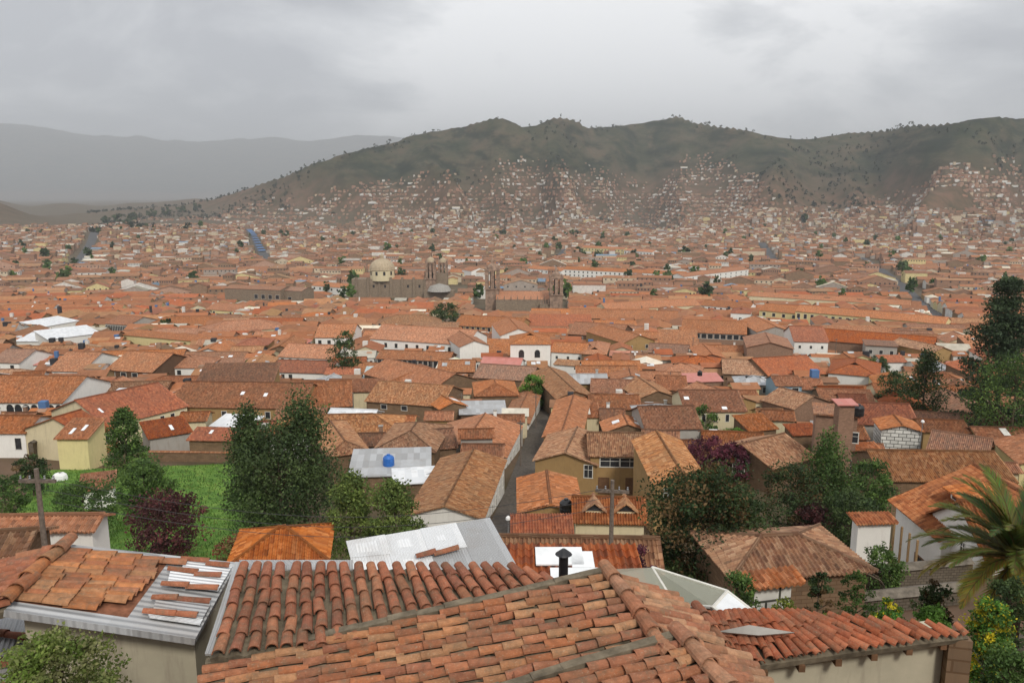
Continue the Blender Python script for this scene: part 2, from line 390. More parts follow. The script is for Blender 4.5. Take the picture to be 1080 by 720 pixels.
def roof_mesh(mb, typ, L, D, z, slope, m, near, seed=0, z0=None):
    """roof in the local frame with its eave corner at (0,0,z)"""
    sl = math.hypot(1, slope); uf = Vector((0, 1, slope))/sl; ub = Vector((0, -1, slope))/sl
    X = Vector((1, 0, 0))
    if typ == 'g':
        v = D/2*sl
        slope_surface(mb, m, (0, 0, z), X, uf, L, lambda x: v, near, seed=seed)
        slope_surface(mb, m, (L, D, z), -X, ub, L, lambda x: v, 0, seed=seed+1)
        cap_line(mb, (0, D/2, z+D/2*slope+.02), (L, D/2, z+D/2*slope+.02), m)
    elif typ == 's':
        slope_surface(mb, m, (0, 0, z), X, uf, L, lambda x: D*sl, near, seed=seed)
    elif typ == 'b':       # lean-to that falls away from the front
        slope_surface(mb, m, (L, D, z), -X, ub, L, lambda x: D*sl, near, seed=seed)
    elif typ == 'p':
        v = L/2*sl; ul = Vector((1, 0, slope))/sl; ur = Vector((-1, 0, slope))/sl; Y = Vector((0, 1, 0))
        slope_surface(mb, m, (0, D, z), -Y, ul, D, lambda x: v, near, seed=seed)
        slope_surface(mb, m, (L, 0, z), Y, ur, D, lambda x: v, near, seed=seed+1)
        cap_line(mb, (L/2, 0, z+L/2*slope+.02), (L/2, D, z+L/2*slope+.02), m)
    elif typ == 'h':
        Y = Vector((0, 1, 0)); ins = min(D/2, L/2-.05); hgt = ins*slope if D/2 > L/2 else D/2*slope; rn = min(D/2, L/2)
        hx = lambda x: max(.02, min(rn, x, L-x))*sl
        hy = lambda y: max(.02, min(rn, y, D-y))*sl
        ul = Vector((1, 0, slope))/sl; ur = Vector((-1, 0, slope))/sl
        slope_surface(mb, m, (0, 0, z), X, uf, L, hx, near, seed=seed)
        slope_surface(mb, m, (L, D, z), -X, ub, L, hx, 0, seed=seed+1)
        slope_surface(mb, m, (0, D, z), -Y, ul, D, hy, near, seed=seed+2)
        slope_surface(mb, m, (L, 0, z), Y, ur, D, hy, near, seed=seed+3)
        zt = z+rn*slope+.02
        if L >= D: a, b = (rn, D/2, zt), (L-rn, D/2, zt)
        else: a, b = (L/2, rn, zt), (L/2, D-rn, zt)
        if (Vector(a)-Vector(b)).length > .3: cap_line(mb, a, b, m)
        for c, e in (((0, 0, z), a), ((L, 0, z), b if L >= D else a), ((0, D, z), a if L >= D else b), ((L, D, z), b)): cap_line(mb, c, e, m, .11)
    elif typ == 'f':
        mb.box(0, L, 0, D, z-.05, z+.2, m)
def wall_mesh(mb, typ, L, D, z, slope, m, o=.35):
    x0, x1, y0, y1 = o, L-o, o, D-o
    zl = z + (slope*o if typ != 'f' else -.06) - .10
    q = lambda pts: mb.face(pts, m)
    if typ == 'g':
        rt = z+D/2*slope-.14
        q([(x0,y0,0),(x1,y0,0),(x1,y0,zl),(x0,y0,zl)]); q([(x1,y1,0),(x0,y1,0),(x0,y1,zl),(x1,y1,zl)])
        q([(x1,y0,0),(x1,y1,0),(x1,y1,zl),(x1,D/2,rt),(x1,y0,zl)]); q([(x0,y1,0),(x0,y0,0),(x0,y0,zl),(x0,D/2,rt),(x0,y1,zl)])
    elif typ == 'p':
        rt = z+L/2*slope-.14
        q([(x0,y0,0),(x1,y0,0),(x1,y0,zl),(L/2,y0,rt),(x0,y0,zl)]); q([(x1,y1,0),(x0,y1,0),(x0,y1,zl),(L/2,y1,rt),(x1,y1,zl)])
        q([(x1,y0,0),(x1,y1,0),(x1,y1,zl),(x1,y0,zl)]); q([(x0,y1,0),(x0,y0,0),(x0,y0,zl),(x0,y1,zl)])
    elif typ in 'sb':
        za, zb = (zl, z+slope*(D-o)-.14) if typ == 's' else (z+slope*(D-o)-.14, zl)
        q([(x0,y0,0),(x1,y0,0),(x1,y0,za),(x0,y0,za)]); q([(x1,y1,0),(x0,y1,0),(x0,y1,zb),(x1,y1,zb)])
        q([(x1,y0,0),(x1,y1,0),(x1,y1,zb),(x1,y0,za)]); q([(x0,y1,0),(x0,y0,0),(x0,y0,za),(x0,y1,zb)])
    else:
        for a, b in (((x0,y0),(x1,y0)), ((x1,y0),(x1,y1)), ((x1,y1),(x0,y1)), ((x0,y1),(x0,y0))):
            q([(*a,0),(*b,0),(*b,zl),(*a,zl)])
def opening(root, kind, face, u, zt, w, h, L, D, o, close, fm=None, pm=None):
    """window or door set in a wall: frame proud of the wall, dark pane behind it"""
    fm = fm or M['frame']; pm = pm or M['pane']
    def tr(a, dep, z):
        if face == 'f': return (u+a, o-dep, z)
        if face == 'l': return (o-dep, u-a, z)
        return (L-o+dep, u+a, z)
    def plate(mb, a0, a1, z0, z1, d0, d1, m):
        P = [tr(a, d, z) for z in (z0, z1) for (a, d) in ((a0, d1), (a1, d1), (a1, d0), (a0, d0))]
        for q in ((0,1,5,4),(1,2,6,5),(3,0,4,7),(4,5,6,7),(2,1,0,3)): mb.face([P[i] for i in q], m)
    mb = MB(); z0 = zt-h; t = .08 if w < 1.3 else .11
    fr = MB() if close else mb
    for a0, a1, b0, b1 in ((-w/2-t, -w/2, z0, zt), (w/2, w/2+t, z0, zt), (-w/2-t, w/2+t, zt, zt+t), (-w/2-t-.04, w/2+t+.04, z0-t, z0)): plate(fr, a0, a1, b0, b1, -.05, .05, fm)
    if kind == 'window' and close:
        plate(fr, -.025, .025, z0, zt, -.02, .035, fm); plate(fr, -w/2, w/2, z0+h*.62, z0+h*.62+.05, -.02, .034, fm)
    plate(mb, -w/2, w/2, z0, zt, -.05, .012, pm)
    ob = mb.build(kind, root)
    if close: fr.build('frame', ob)
    return ob
def near_level(d): return 2 if d < 78 else (1 if d < 190 else 0)
def dress(root, typ, L, D, z, slope, roofm, wallm, dist, wins=(), doors=(), sky=(), o=.35, seed=0, rname='roof'):
    wb = MB(); wall_mesh(wb, typ, L, D, z, slope, wallm, o); wb.build('wall', root)
    rb = MB(); lvl = near_level(dist) if roofm.name.startswith('tile') else 0
    roof_mesh(rb, typ, L, D, z, slope, roofm, lvl, seed); ro = rb.build(rname, root)
    close = dist < 135
    for wsp in wins:
        face, n, drop, w, h = wsp[:5]; span = L if face == 'f' else D; lo, hi = (wsp[5], wsp[6]) if len(wsp) > 6 else (0, 1)
        a, b = o+(span-2*o)*lo, o+(span-2*o)*hi
        for i in range(n):
            zt = z-drop
            if zt-h < .1: zt = h+.15
            opening(root, 'window', face, a+(b-a)*(i+.5)/n, zt, w, h, L, D, o, close)
    for face, frac, w, h in doors:
        span = L if face == 'f' else D
        opening(root, 'door', face, o+(span-2*o)*frac, z-1.0 if z < 3.6 else max(h+.3, z-2.9), w, h, L, D, o, close, M['wood'], M['wood'])
    sl = math.hypot(1, slope)
    for sp in sky:
        fu, fv, w, h = sp[:4]; m = sp[4] if len(sp) > 4 else M['skylight']
        mb = MB(); lift = .15 if dist < 80 else .09
        if typ == 'p':
            y0 = D*fv; right = fu >= .5
            x = L*fu; zf = lambda xx: z+slope*(L-xx if right else xx)+lift
            qd = [(x-w/2, y0-h/2, zf(x-w/2)), (x+w/2, y0-h/2, zf(x+w/2)), (x+w/2, y0+h/2, zf(x+w/2)), (x-w/2, y0+h/2, zf(x-w/2))]
        else:
            run = D if typ == 's' else D/2; x = L*fu; y = run*fv; dy = h/2/sl
            qd = [(x-w/2, y-dy, z+slope*(y-dy)+lift), (x+w/2, y-dy, z+slope*(y-dy)+lift), (x+w/2, y+dy, z+slope*(y+dy)+lift), (x-w/2, y+dy, z+slope*(y+dy)+lift)]
        mb.slab(qd, .05, m); mb.build('skylight', ro)
    return ro
def place(A, B, ridge, H, typ, slope=.36, D=None, d=None):
    """eave corners A, B and the ridge's row in the photograph; H eave height over the ground: gives origin, axes and sizes"""
    P = pd((A[0]+B[0])/2, (A[1]+B[1])/2, d) if d else hit((A[0]+B[0])/2, (A[1]+B[1])/2, H); ze = P.z
    a, b = pz(*A, ze), pz(*B, ze); ex = (b-a); L = ex.length; ex.normalize(); ey = Vector((-ex.y, ex.x, 0))
    if D is None:
        mid = (a+b)/2
        def py(r):
            if typ in 'gh': q = mid+ey*r+Vector((0, 0, slope*r))
            elif typ == 'p': q = mid+ey*r+Vector((0, 0, slope*L/2))
            elif typ == 'f': q = mid+ey*r
            else: q = mid+ey*r+Vector((0, 0, slope*r))
            return proj(q)[1]
        lo, hi = .6, 45.0
        for _ in range(40):
            m = (lo+hi)/2
            if py(m) > ridge: lo = m
            else: hi = m
        D = lo*2 if typ in 'gh' else lo
        D = min(D, {'g': 19, 'h': 19, 'p': 26, 's': 14, 'f': 16}[typ])
    zb = min(terr(*(a+ex*s+ey*t).xy) for s in (0, L) for t in (0, D)) - .4
    zb = min(zb, ze-2.2)
    return a, ex, ey, L, D, ze, zb
def house(name, label, A, B, ridge, H=4.5, typ='g', roof='o', wall='adobe', slope=.36, D=None, cat=None, wins=(), doors=(), sky=(), group=None, seed=None, o=.35, d=None):
    a, ex, ey, L, D, ze, zb = place(A, B, ridge, H, typ, slope, D, d)
    rz = math.atan2(ex.y, ex.x); dist = math.hypot(a.x, a.y)
    root = empty(name, (a.x, a.y, zb), rz, label, cat or 'house', group)
    root['zeave'] = ze-zb
    dress(root, typ, L, D, ze-zb, slope, T[roof], W[wall], dist, wins, doors, sky, o, seed if seed is not None else len(FOOT))
    reserve([a, a+ex*L, a+ex*L+ey*D, a+ey*D])
    del root['zeave']
    vis = (.75 if (wins or doors or wall in ('white', 'cream', 'yellow', 'clad', 'ochre', 'blue', 'brick', 'stone')) else .2)*min(H, 9)*F/dist
    ys_ = [proj(p)[1] for p in (a, a+ex*L)]; top = ridge if ridge else proj(a+ey*D/2+Vector((0, 0, slope*D/2)))[1]
    xs_ = [proj(p)[0] for p in (a, a+ex*L)]; PROT.append((min(xs_), max(xs_), max(top, min(ys_)-40), max(ys_)+vis, dist))
    c = a+ex*L/2+ey*D*.3
    LMK.append((label, *proj((c.x, c.y, ze))[:2]))
    root_info = dict(root=root, L=L, D=D, z=ze-zb, dist=dist, ex=ex, ey=ey, a=a, zb=zb, slope=slope)
    return root_info
LMK = []; PROT = []
def garden_wall(label, p, q, h=2.5, m='adobe', th=.5, tiles='b', name='garden_wall'):
    """free-standing wall between two ground points with a coping of tiles"""
    p, q = Vector(p), Vector(q); e = (q-p); e.z = 0; L = e.length; e.normalize()
    root = empty(name, p, 0, label, 'wall'); mb = MB(); n = Vector((-e.y, e.x, 0))*th/2
    k = max(2, int(L/3)); tops = []
    for i in range(k):
        a, b = p.lerp(q, i/k), p.lerp(q, (i+1)/k)
        za, zb_ = terr(a.x, a.y), terr(b.x, b.y)
        if i == 0: tops.append(za+h)
        tops.append(zb_+h)
        for s in (1, -1):
            A1, B1 = a+n*s, b+n*s; f = [(A1.x, A1.y, za-.4), (B1.x, B1.y, zb_-.4), (B1.x, B1.y, zb_+h), (A1.x, A1.y, za+h)]
            f = [tuple(Vector(v)-p) for v in f]; mb.face(f if s < 0 else f[::-1], W[m] if m in W else M[m])
    for s, a, z in ((-1, p, tops[0]), (1, q, tops[-1])):
        f = [a+n, a-n]; g = [(f[0].x, f[0].y, z-h-.4), (f[1].x, f[1].y, z-h-.4), (f[1].x, f[1].y, z), (f[0].x, f[0].y, z)]
        mb.face([tuple(Vector(v)-p) for v in g], W[m] if m in W else M[m])
    mb.build('wall_body', root)
    cb = MB(); tm = T[tiles] if tiles in T else M[tiles]
    for i in range(k):
        a, b = p.lerp(q, i/k), p.lerp(q, (i+1)/k)
        for s in (1, -1):
            f = [Vector((a.x, a.y, tops[i]+.22))-p, Vector((b.x, b.y, tops[i+1]+.22))-p, Vector((b.x, b.y, tops[i+1]-.03))+n*s*1.5-p, Vector((a.x, a.y, tops[i]-.03))+n*s*1.5-p]
            cb.face(f, tm, [(0, .5), (L/k, .5), (L/k, 0), (0, 0)])
    cb.build('coping', root); LMK.append((label, *proj((p+q)/2+Vector((0, 0, h/2)))[:2]))
    return root
# ------------------------------------------------------------------ houses read off the photograph one by one
G1 = 'terracotta-roofed houses below the viewpoint'
H = house
# --- left side
a1 = H('arcaded_house', 'long brown-roofed house with a row of dark arches behind the garden', (-30,424), (66,425), 396, 5.2, 'g', 'b', 'white', group=G1)
H('white_house', 'white house with one tall blue-grey window under an orange roof below the arches', (-25,457), (27,457), 438, 4.2, 'g', 'o', 'white', wins=[('f',1,.9,1.0,1.9,.68,.98)], group=G1)
H('cream_house', 'pale yellow blank-gabled house with an orange balcony at the garden edge', (56,463), (93,463), 440, 5.0, 's', 'o', 'yellow', slope=.28, group=G1, sky=[(.35,.35,.5,1.6),(.62,.5,.5,1.6)])
b1 = H('cream_house', 'cream wing with wooden balcony joined to the pale yellow gable', (92,462), (122,452), 436, 4.6, 'g', 'r', 'cream', wins=[('f',2,.7,.9,1.2)], group=G1)
H('red_roofed_house', 'broad red-orange roof stepping down behind the dark conical tree', (112,450), (200,428), 409, 4.6, 'g', 'r', 'cream', wins=[('f',3,.7,.8,1.2,.6,1)], sky=[(.12,.5,.4,1.5)], group=G1)
H('sheet_shed', 'shed with a big bright white sheet roof behind the red-orange roof', (100,428), (136,428), 409, 4.2, 's', 'w', 'grey', slope=.12, group=G1)
H('brick_house', 'grey-brown windowless house with a red lean-to roof beside the green field', (156,463), (204,455), 441, 3.6, 's', 'r', 'grey', slope=.22, sky=[(.6,.4,.5,1.8)], group=G1)
H('adobe_house', 'low brown adobe outhouse under a red roof at the top of the green field', (196,464), (246,465), 450, 3.6, 's', 'r', 'adobe', slope=.24, sky=[(.4,.6,.5,1.1)], group=G1)
H('long_house', 'long brown ribbed roof with two small skylights behind the garden trees', (176,429), (318,431), 403, 5.0, 'g', 'b', 'ochre', wins=[('f',6,.8,.9,1.3)], sky=[(.50,.55,.7,1.1),(.68,.5,.7,1.1)], group=G1)
H('sheet_shed', 'open shed with a white awning roof in the yard of the brown ribbed roof', (220,449), (262,452), 437, 3.0, 's', 'w', 'wood' if 'wood' in W else 'adobe', slope=.15, group=G1)
H('sheet_shed', 'shed with patched grey sheets and cream gable among brown roofs', (272,427), (308,423), 408, 5.0, 'p', 'z', 'cream', group=G1, slope=.3)
H('tiled_house', 'brown ribbed roof between the poplar and the grey sheeted gable', (312,431), (372,428), 402, 4.6, 'g', 'b', 'adobe', group=G1)
H('tiled_house', 'light orange roof half hidden behind the tall dark trees of the field', (345,482), (392,476), 440, 4.4, 'h', 't', 'adobe', group=G1)
H('white_house', 'white-walled house with three windows and a brown hip roof left of centre', (160,388), (216,388), 374, 4.2, 'h', 'o', 'white', wins=[('f',3,.7,1.1,1.3)], group=G1)
H('tiled_house', 'brown roof over a dark open veranda beside the three-windowed white house', (110,390), (160,393), 369, 4.4, 'g', 'b', 'wood' if 'wood' in W else 'adobe', wins=[('f',4,.5,1.6,1.5)], group=G1)
H('white_house', 'narrow white front with two grey windows under a steep brown roof', (48,391), (86,392), 366, 4.6, 'g', 'b', 'white', wins=[('f',2,.6,1.3,1.3)], group=G1)
H('white_house', 'white end house with red sheet porch at the left edge of the roofs', (-12,382), (20,383), 368, 4.4, 'g', 'g', 'white', wins=[('f',2,.7,1.2,1.2)], group=G1)
H('sheet_shed', 'low shed with pinkish red sheets beside the white end house', (18,385), (40,385), 374, 3.0, 's', 'k', 'white', slope=.15, group=G1)
H('school_hall', 'long low hall with a plain pale yellow front and flat tiled top', (128,353), (217,361), 351, 5.4, 's', 'o', 'yellow', slope=.15, group=G1)
H('white_house', 'white two-storey house with paired windows beside the tall dark poplar', (331,356), (372,356), 340, 6.5, 'g', 'o', 'white', wins=[('f',4,1.0,1.2,1.4),('f',4,3.9,1.2,1.4)], group=G1)
H('long_house', 'long red roof over a strip of white wall with small windows', (292,376), (352,379), 363, 4.6, 'g', 'o', 'white', wins=[('f',7,.5,.9,.9)], group=G1)
H('red_roofed_house', 'vivid orange-red roof below the white strip of small windows', (284,392), (348,394), 380, 4.2, 'g', 'r', 'white', wins=[('f',3,.6,1.0,1.1,.0,.4)], group=G1)
H('adobe_house', 'low brown adobe house with shrubs beside the white three-windowed house', (214,387), (252,388), 377, 3.4, 's', 'b', 'adobe', slope=.2, group=G1)
H('tiled_house', 'wide orange-brown roof right of the pale yellow hall', (148,345), (236,343), 325, 4.6, 'h', 'o', 'grey', group=G1)
H('tiled_house', 'orange hip roof with dirty cream end gable above the white two-storey house', (215,352), (302,346), 322, 5.0, 'h', 'o', 'cream', group=G1)
H('yellow_house', 'small pale yellow front with two dark windows on a broad roofscape', (216,326), (252,329), 318, 5.0, 'g', 'o', 'yellow', wins=[('f',2,.9,1.6,1.6)], group=G1)
H('white_house', 'garden outhouse with a small orange lean-to roof and whitewashed side', (82,519), (122,514), 497, 2.6, 's', 'o', 'white', slope=.25, group=G1)
H('tiled_house', 'orange hip roof with a little finial under the tall dark trees', (236,600), (348,592), 556, 3.4, 'h', 'v', 'white', slope=.42, group=G1)
H('white_house', 'white outhouse with a single row of orange tiles behind the power pole', (-30,562), (100,560), 543, 3.2, 'g', 'o', 'white', d=46, group=G1)
H('tiled_house', 'tan shed roof at the left edge beside the power pole', (-60,606), (20,600), 560, 3.4, 'g', 't', 'adobe', group=G1)
# --- convent and white church in the middle
H('convent', 'long white convent wing with a row of small dark windows', (389,357), (492,364), 344, 7.2, 'g', 'o', 'white', wins=[('f',9,1.1,1.0,1.5)], cat='convent', group=G1)
H('convent', 'white gabled end wing of the convent facing the alley', (484,366), (517,364), 346, 7.2, 'p', 'o', 'white', cat='convent', group=G1, wins=[('r',4,1.6,1.0,1.4)])
H('cloister', 'brown cloister wing with a dark colonnade behind the white convent', (478,343), (548,347), 329, 6.0, 'g', 'o', 'ochre', wins=[('f',12,.3,1.4,2.4)], cat='cloister', group=G1)
H('cloister', 'tan roof of the cloister beside the dark courtyard tree', (396,343), (466,342), 325, 6.0, 'h', 't', 'ochre', wins=[('f',6,.3,1.4,2.4,.5,1)], cat='cloister', group=G1)
H('cloister', 'dark-posted gallery with an orange roof below the white convent wing', (396,378), (474,381), 370, 4.6, 'g', 'o', 'wood' if 'wood' in W else 'adobe', wins=[('f',14,.25,1.2,2.2)], cat='cloister', group=G1)
H('church', 'large plain white church gable facing the viewer with tan roof behind', (527,354), (567,353), 326, 8.5, 'p', 'o', 'white', cat='church', group=G1)
ch = H('church', 'white chapel with two arched windows and a hipped roof at the alley end', (537,363), (582,363), 350, 9.5, 'h', 'o', 'white', cat='church', group=G1)
H('white_house', 'low white annex with tiny windows joined to the two-windowed chapel', (580,371), (618,373), 361, 5.5, 'g', 'o', 'white', wins=[('f',3,1.2,.7,.9)], group=G1)
H('white_house', 'small white wall block under the annex of the chapel', (583,384), (610,386), 379, 4.0, 's', 't', 'white', slope=.15, group=G1)
H('tiled_house', 'steep orange roof with brown boarded front right of the chapel', (612,373), (640,374), 354, 5.5, 'h', 'o', 'adobe', group=G1)
H('tiled_house', 'orange roof with deep brown porch behind the white annex', (598,352), (655,356), 335, 6.0, 'g', 'o', 'wood' if 'wood' in W else 'adobe', wins=[('f',2,.8,1.4,1.4)], group=G1)
H('adobe_house', 'brown adobe gable house right of the courtyard porch', (657,362), (692,359), 333, 6.5, 'p', 'o', 'ochre', group=G1, wins=[('f',2,1.2,1.0,1.2)])
H('tiled_house', 'long orange roof running across above the adobe gable', (600,335), (716,338), 319, 6.5, 'g', 'o', 'adobe', group=G1)
H('tiled_house', 'broad orange roof above the arcaded market', (640,327), (740,322), 300, 6.5, 'g', 'o', 'cream', group=G1)
# --- centre, left of the alley
H('long_house', 'long striped tan roof over an adobe wall with two square holes', (384,423), (466,429), 404, 4.6, 'g', 't', 'adobe', wins=[('f',2,.5,1.2,.9,.1,.65)], group=G1)
H('sheet_shed', 'shed with pale aqua sheets beside the tall dark poplar', (381,401), (405,401), 386, 4.0, 's', 'q', 'grey', slope=.25, group=G1)
H('tiled_house', 'orange hip roof with a small white dormer behind the striped tan roof', (406,404), (448,406), 384, 4.6, 'h', 'o', 'adobe', group=G1)
H('tiled_house', 'wide orange roof between the dark-posted gallery and the alley', (455,412), (505,400), 378, 4.6, 'p', 'o', 'adobe', group=G1)
H('tiled_house', 'red-brown roof with a low wall line left of the round green tree', (498,398), (560,402), 385, 4.2, 'g', 'g', 'adobe', group=G1)
H('white_house', 'small red roof with blue tank and whitewashed wall near the convent gable', (505,386), (548,388), 377, 4.2, 'g', 'k', 'white', group=G1)
H('tiled_house', 'orange roof in front of the red-brown roof by the round tree', (500,418), (548,417), 399, 4.2, 'h', 'o', 'adobe', group=G1)
H('tiled_house', 'mottled orange gable with white skylight at the tangle of sheds', (463,432), (494,428), 412, 4.4, 'p', 'o', 'adobe', sky=[(.8,.4,1.5,2.4)], group=G1)
H('tiled_house', 'pale tan hip roof above the grey sheeted yard', (392,475), (460,477), 444, 4.4, 'h', 't', 'adobe', group=G1)
H('tiled_house', 'dull red roof tucked between the tan hip roof and the alley row', (456,474), (484,472), 452, 4.0, 'g', 'g', 'adobe', group=G1)
H('sheet_shed', 'yard roof of long grey corrugated sheets with a blue tank on it', (366,503), (455,500), 472, 3.2, 's', 'z', 'adobe', slope=.10, group=G1)
H('sheet_shed', 'low shed of crumpled white sheets in front of the grey yard roof', (414,511), (462,508), 492, 2.6, 's', 'w', 'adobe', slope=.12, group=G1)
H('sheet_shed', 'lattice of pale blue-grey sheets above the alley row', (484,437), (535,436), 422, 3.4, 's', 'z', 'wood' if 'wood' in W else 'adobe', slope=.12, group=G1)
H('alley_house', 'big weathered orange roof along the near end of the alley', (511,548), (535,485), None, 2.8, 'g', 't', 'white', D=9.0, wins=[('f',6,1.6,.9,1.5)], slope=.30, group=G1)
H('alley_house', 'orange alley roof next up from the big weathered one', (535,483), (552,449), None, 2.8, 'g', 'o', 'white', D=13.5, wins=[('f',5,1.6,.9,1.5)], slope=.30, group=G1)
H('alley_house', 'white alley-side strip house below the round green tree', (559,447), (577,402), None, 3.0, 'g', 'b', 'white', D=6, wins=[('f',4,1.2,.9,1.3)], slope=.30, group=G1)
# --- centre, right of the alley
H('ochre_house', 'gabled ochre house end at the alley corner with one dark window', (561,486), (631,491), 450, 5.2, 'p', 't', 'ochre', wins=[('f',1,.15,1.0,1.6,.78,.98)], slope=.33, group=G1)
H('alley_house', 'long orange roof climbing the alley behind the ochre gable', (571,461), (614,463), 416, 3.8, 'p', 'o', 'ochre', slope=.33, group=G1)
H('ochre_house', 'two-storey ochre house with wide windows and two dark doorways', (620,481), (684,482), 456, 6.2, 'g', 't', 'ochre', wins=[('f',2,.3,2.4,1.1,.18,.9)], doors=[('f',.25,1.2,2.0),('f',.75,1.2,2.0)], group=G1)
H('ochre_house', 'large gabled house with a faded tan roof right of the two doorways', (688,511), (751,511), 454, 5.6, 'p', 't', 'ochre', slope=.40, wins=[('f',2,.6,.8,1.1)], group=G1)
H('tiled_house', 'plain terracotta gable roof in front of the ochre gable by the alley', (545,541), (617,541), 496, 3.6, 'p', 'o', 'ochre', slope=.26, group=G1)
H('tiled_house', 'neat ribbed strip roof at the foot of the plain terracotta gable', (538,566), (606,566), 541, 3.2, 's', 'r', 'cream', slope=.30, group=G1)
dm = H('dormer_house', 'bright orange house with two little dormers and a cream wall', (603,551), (684,553), 524, 3.8, 'g', 'v', 'cream', slope=.45, group=G1)
H('tiled_house', 'long ribbed coping roof across the street end behind the black flue', (498,602), (702,606), 566, 3.0, 'g', 't', 'cream', slope=.45, group=G1)
H('red_roofed_house', 'orange-red roof with two white skylight sheets behind the black flue', (512,640), (688,640), 573, 3.2, 's', 'r', 'cream', slope=.12, d=23, sky=[(.47,.72,1.5,1.0),(.62,.66,.7,.9),(.58,.36,1.7,1.1)], group=G1)
H('tiled_house', 'tan gable roof at the upper right side of the alley', (586,421), (628,419), 386, 4.6, 'p', 't', 'adobe', group=G1)
H('tiled_house', 'ribbed brown roof crossing behind the skylit terracotta roofs', (622,432), (678,432), 416, 4.6, 'g', 'b', 'adobe', group=G1)
H('tiled_house', 'striped brown roof above the ribbed brown crossing roof', (622,414), (688,416), 400, 4.6, 'g', 'b', 'adobe', group=G1)
H('tiled_house', 'faded tan gable with a grey verge right of the striped roof', (672,421), (716,419), 397, 4.6, 'p', 't', 'adobe', group=G1)
H('tiled_house', 'low terracotta gable with white skylights behind the ochre windows', (636,456), (688,456), 436, 3.8, 'p', 'o', 'adobe', sky=[(.3,.5,1.2,1.4),(.75,.4,1.2,1.4),(.8,.8,1.4,1.4)], group=G1)
H('tiled_house', 'sheeted yellow roof patch and tiles beside the alley row', (608,440), (634,440), 424, 4.4, 's', 'o', 'cream', sky=[(.35,.5,2.2,3.6,M['frame'])], slope=.25, group=G1)
H('tiled_house', 'wide ribbed brown roof above the faded tan gabled house', (680,453), (742,452), 428, 5.0, 'g', 'b', 'grey', group=G1)
H('cream_house', 'cream two-storey house with narrow windows under a ribbed roof', (722,434), (789,434), 411, 6.0, 'g', 'o', 'cream', wins=[('f',5,.6,.6,1.3),('f',3,3.4,1.4,1.2)], sky=[(.1,.6,.9,.9),(.65,.15,.9,.8)], group=G1)
H('sheet_shed', 'terrace shed with a pink sheet roof above the cream two-storey house', (724,403), (764,402), 393, 3.6, 's', 'k', 'brick', slope=.18, group=G1)
H('tiled_house', 'ribbed roof rising behind the cream two-storey house', (692,411), (726,412), 396, 5.0, 'g', 'o', 'adobe', group=G1)
H('tiled_house', 'brown gable with a long pale ridge behind the cream house', (770,428), (800,424), 402, 4.8, 'p', 'b', 'ochre', group=G1)
H('blue_house', 'pale blue galleried house front among brown roofs', (818,407), (848,407), 396, 6.0, 'g', 'b', 'blue', wins=[('f',2,.5,1.4,1.4),('f',2,3.2,1.3,1.6)], group=G1)
H('tiled_house', 'steep tan roof slanting down right of the pale blue front', (838,432), (878,424), 408, 4.4, 'p', 't', 'brick', group=G1)
H('tiled_house', 'low orange roof above the leafy bush right of the cream house', (790,455), (822,452), 436, 4.2, 's', 'o', 'adobe', slope=.25, group=G1)
H('red_roofed_house', 'bright red-orange lean-to roof left of the tall brick block', (836,459), (868,458), 446, 4.0, 's', 'r', 'adobe', slope=.2, group=G1)
H('tiled_house', 'ribbed brown roof behind the purple-leaved trees', (705,481), (768,482), 464, 4.0, 'g', 'b', 'grey', group=G1)
H('tiled_house', 'ribbed orange roof with a dark open front right of the purple trees', (770,487), (832,489), 473, 3.6, 'g', 'o', 'adobe', wins=[('f',4,.4,1.5,1.2)], group=G1)
H('tiled_house', 'brown lean-to roof below the brick block by the green trees', (815,495), (862,482), 462, 3.8, 'g', 't', 'adobe', group=G1)
bb = H('brick_block', 'tall unfinished brick block with a rooftop terrace and water tank', (858,437), (908,441), 427, 10.0, 'f', 'g', 'brick', wins=[('f',1,6.2,1.2,2.0,.78,.98),('f',1,2.2,1.5,1.4,.8,1)], group=G1)
H('sheet_shed', 'terrace cover with red sheets on the tall brick block', (884,427), (906,427), 420, 12.4, 's', 'k', 'brick', slope=.12, group=G1)
H('stone_clad_house', 'gable clad in white stone with black joints under red tiles', (928,453), (976,456), 437, 6.4, 'p', 'o', 'clad', slope=.28, group=G1)
H('tiled_house', 'orange lean-to roof in front of the white stone-clad gable', (902,482), (936,480), 466, 4.0, 's', 'o', 'brick', slope=.3, group=G1)
H('long_house', 'long tan striped roof with a brown end wall behind the white villa', (932,507), (1075,509), 475, 4.8, 'g', 't', 'adobe', group=G1)
H('tiled_house', 'long grey-walled house with a tiled roof sloping to the round tree', (975,478), (1042,489), 458, 4.6, 'g', 'g', 'grey', group=G1)
H('tiled_house', 'tan tiled garden house with a small dormer before the white villa', (770,612), (926,602), 564, 2.6, 'h', 't', 'adobe', slope=.30, group=G1)
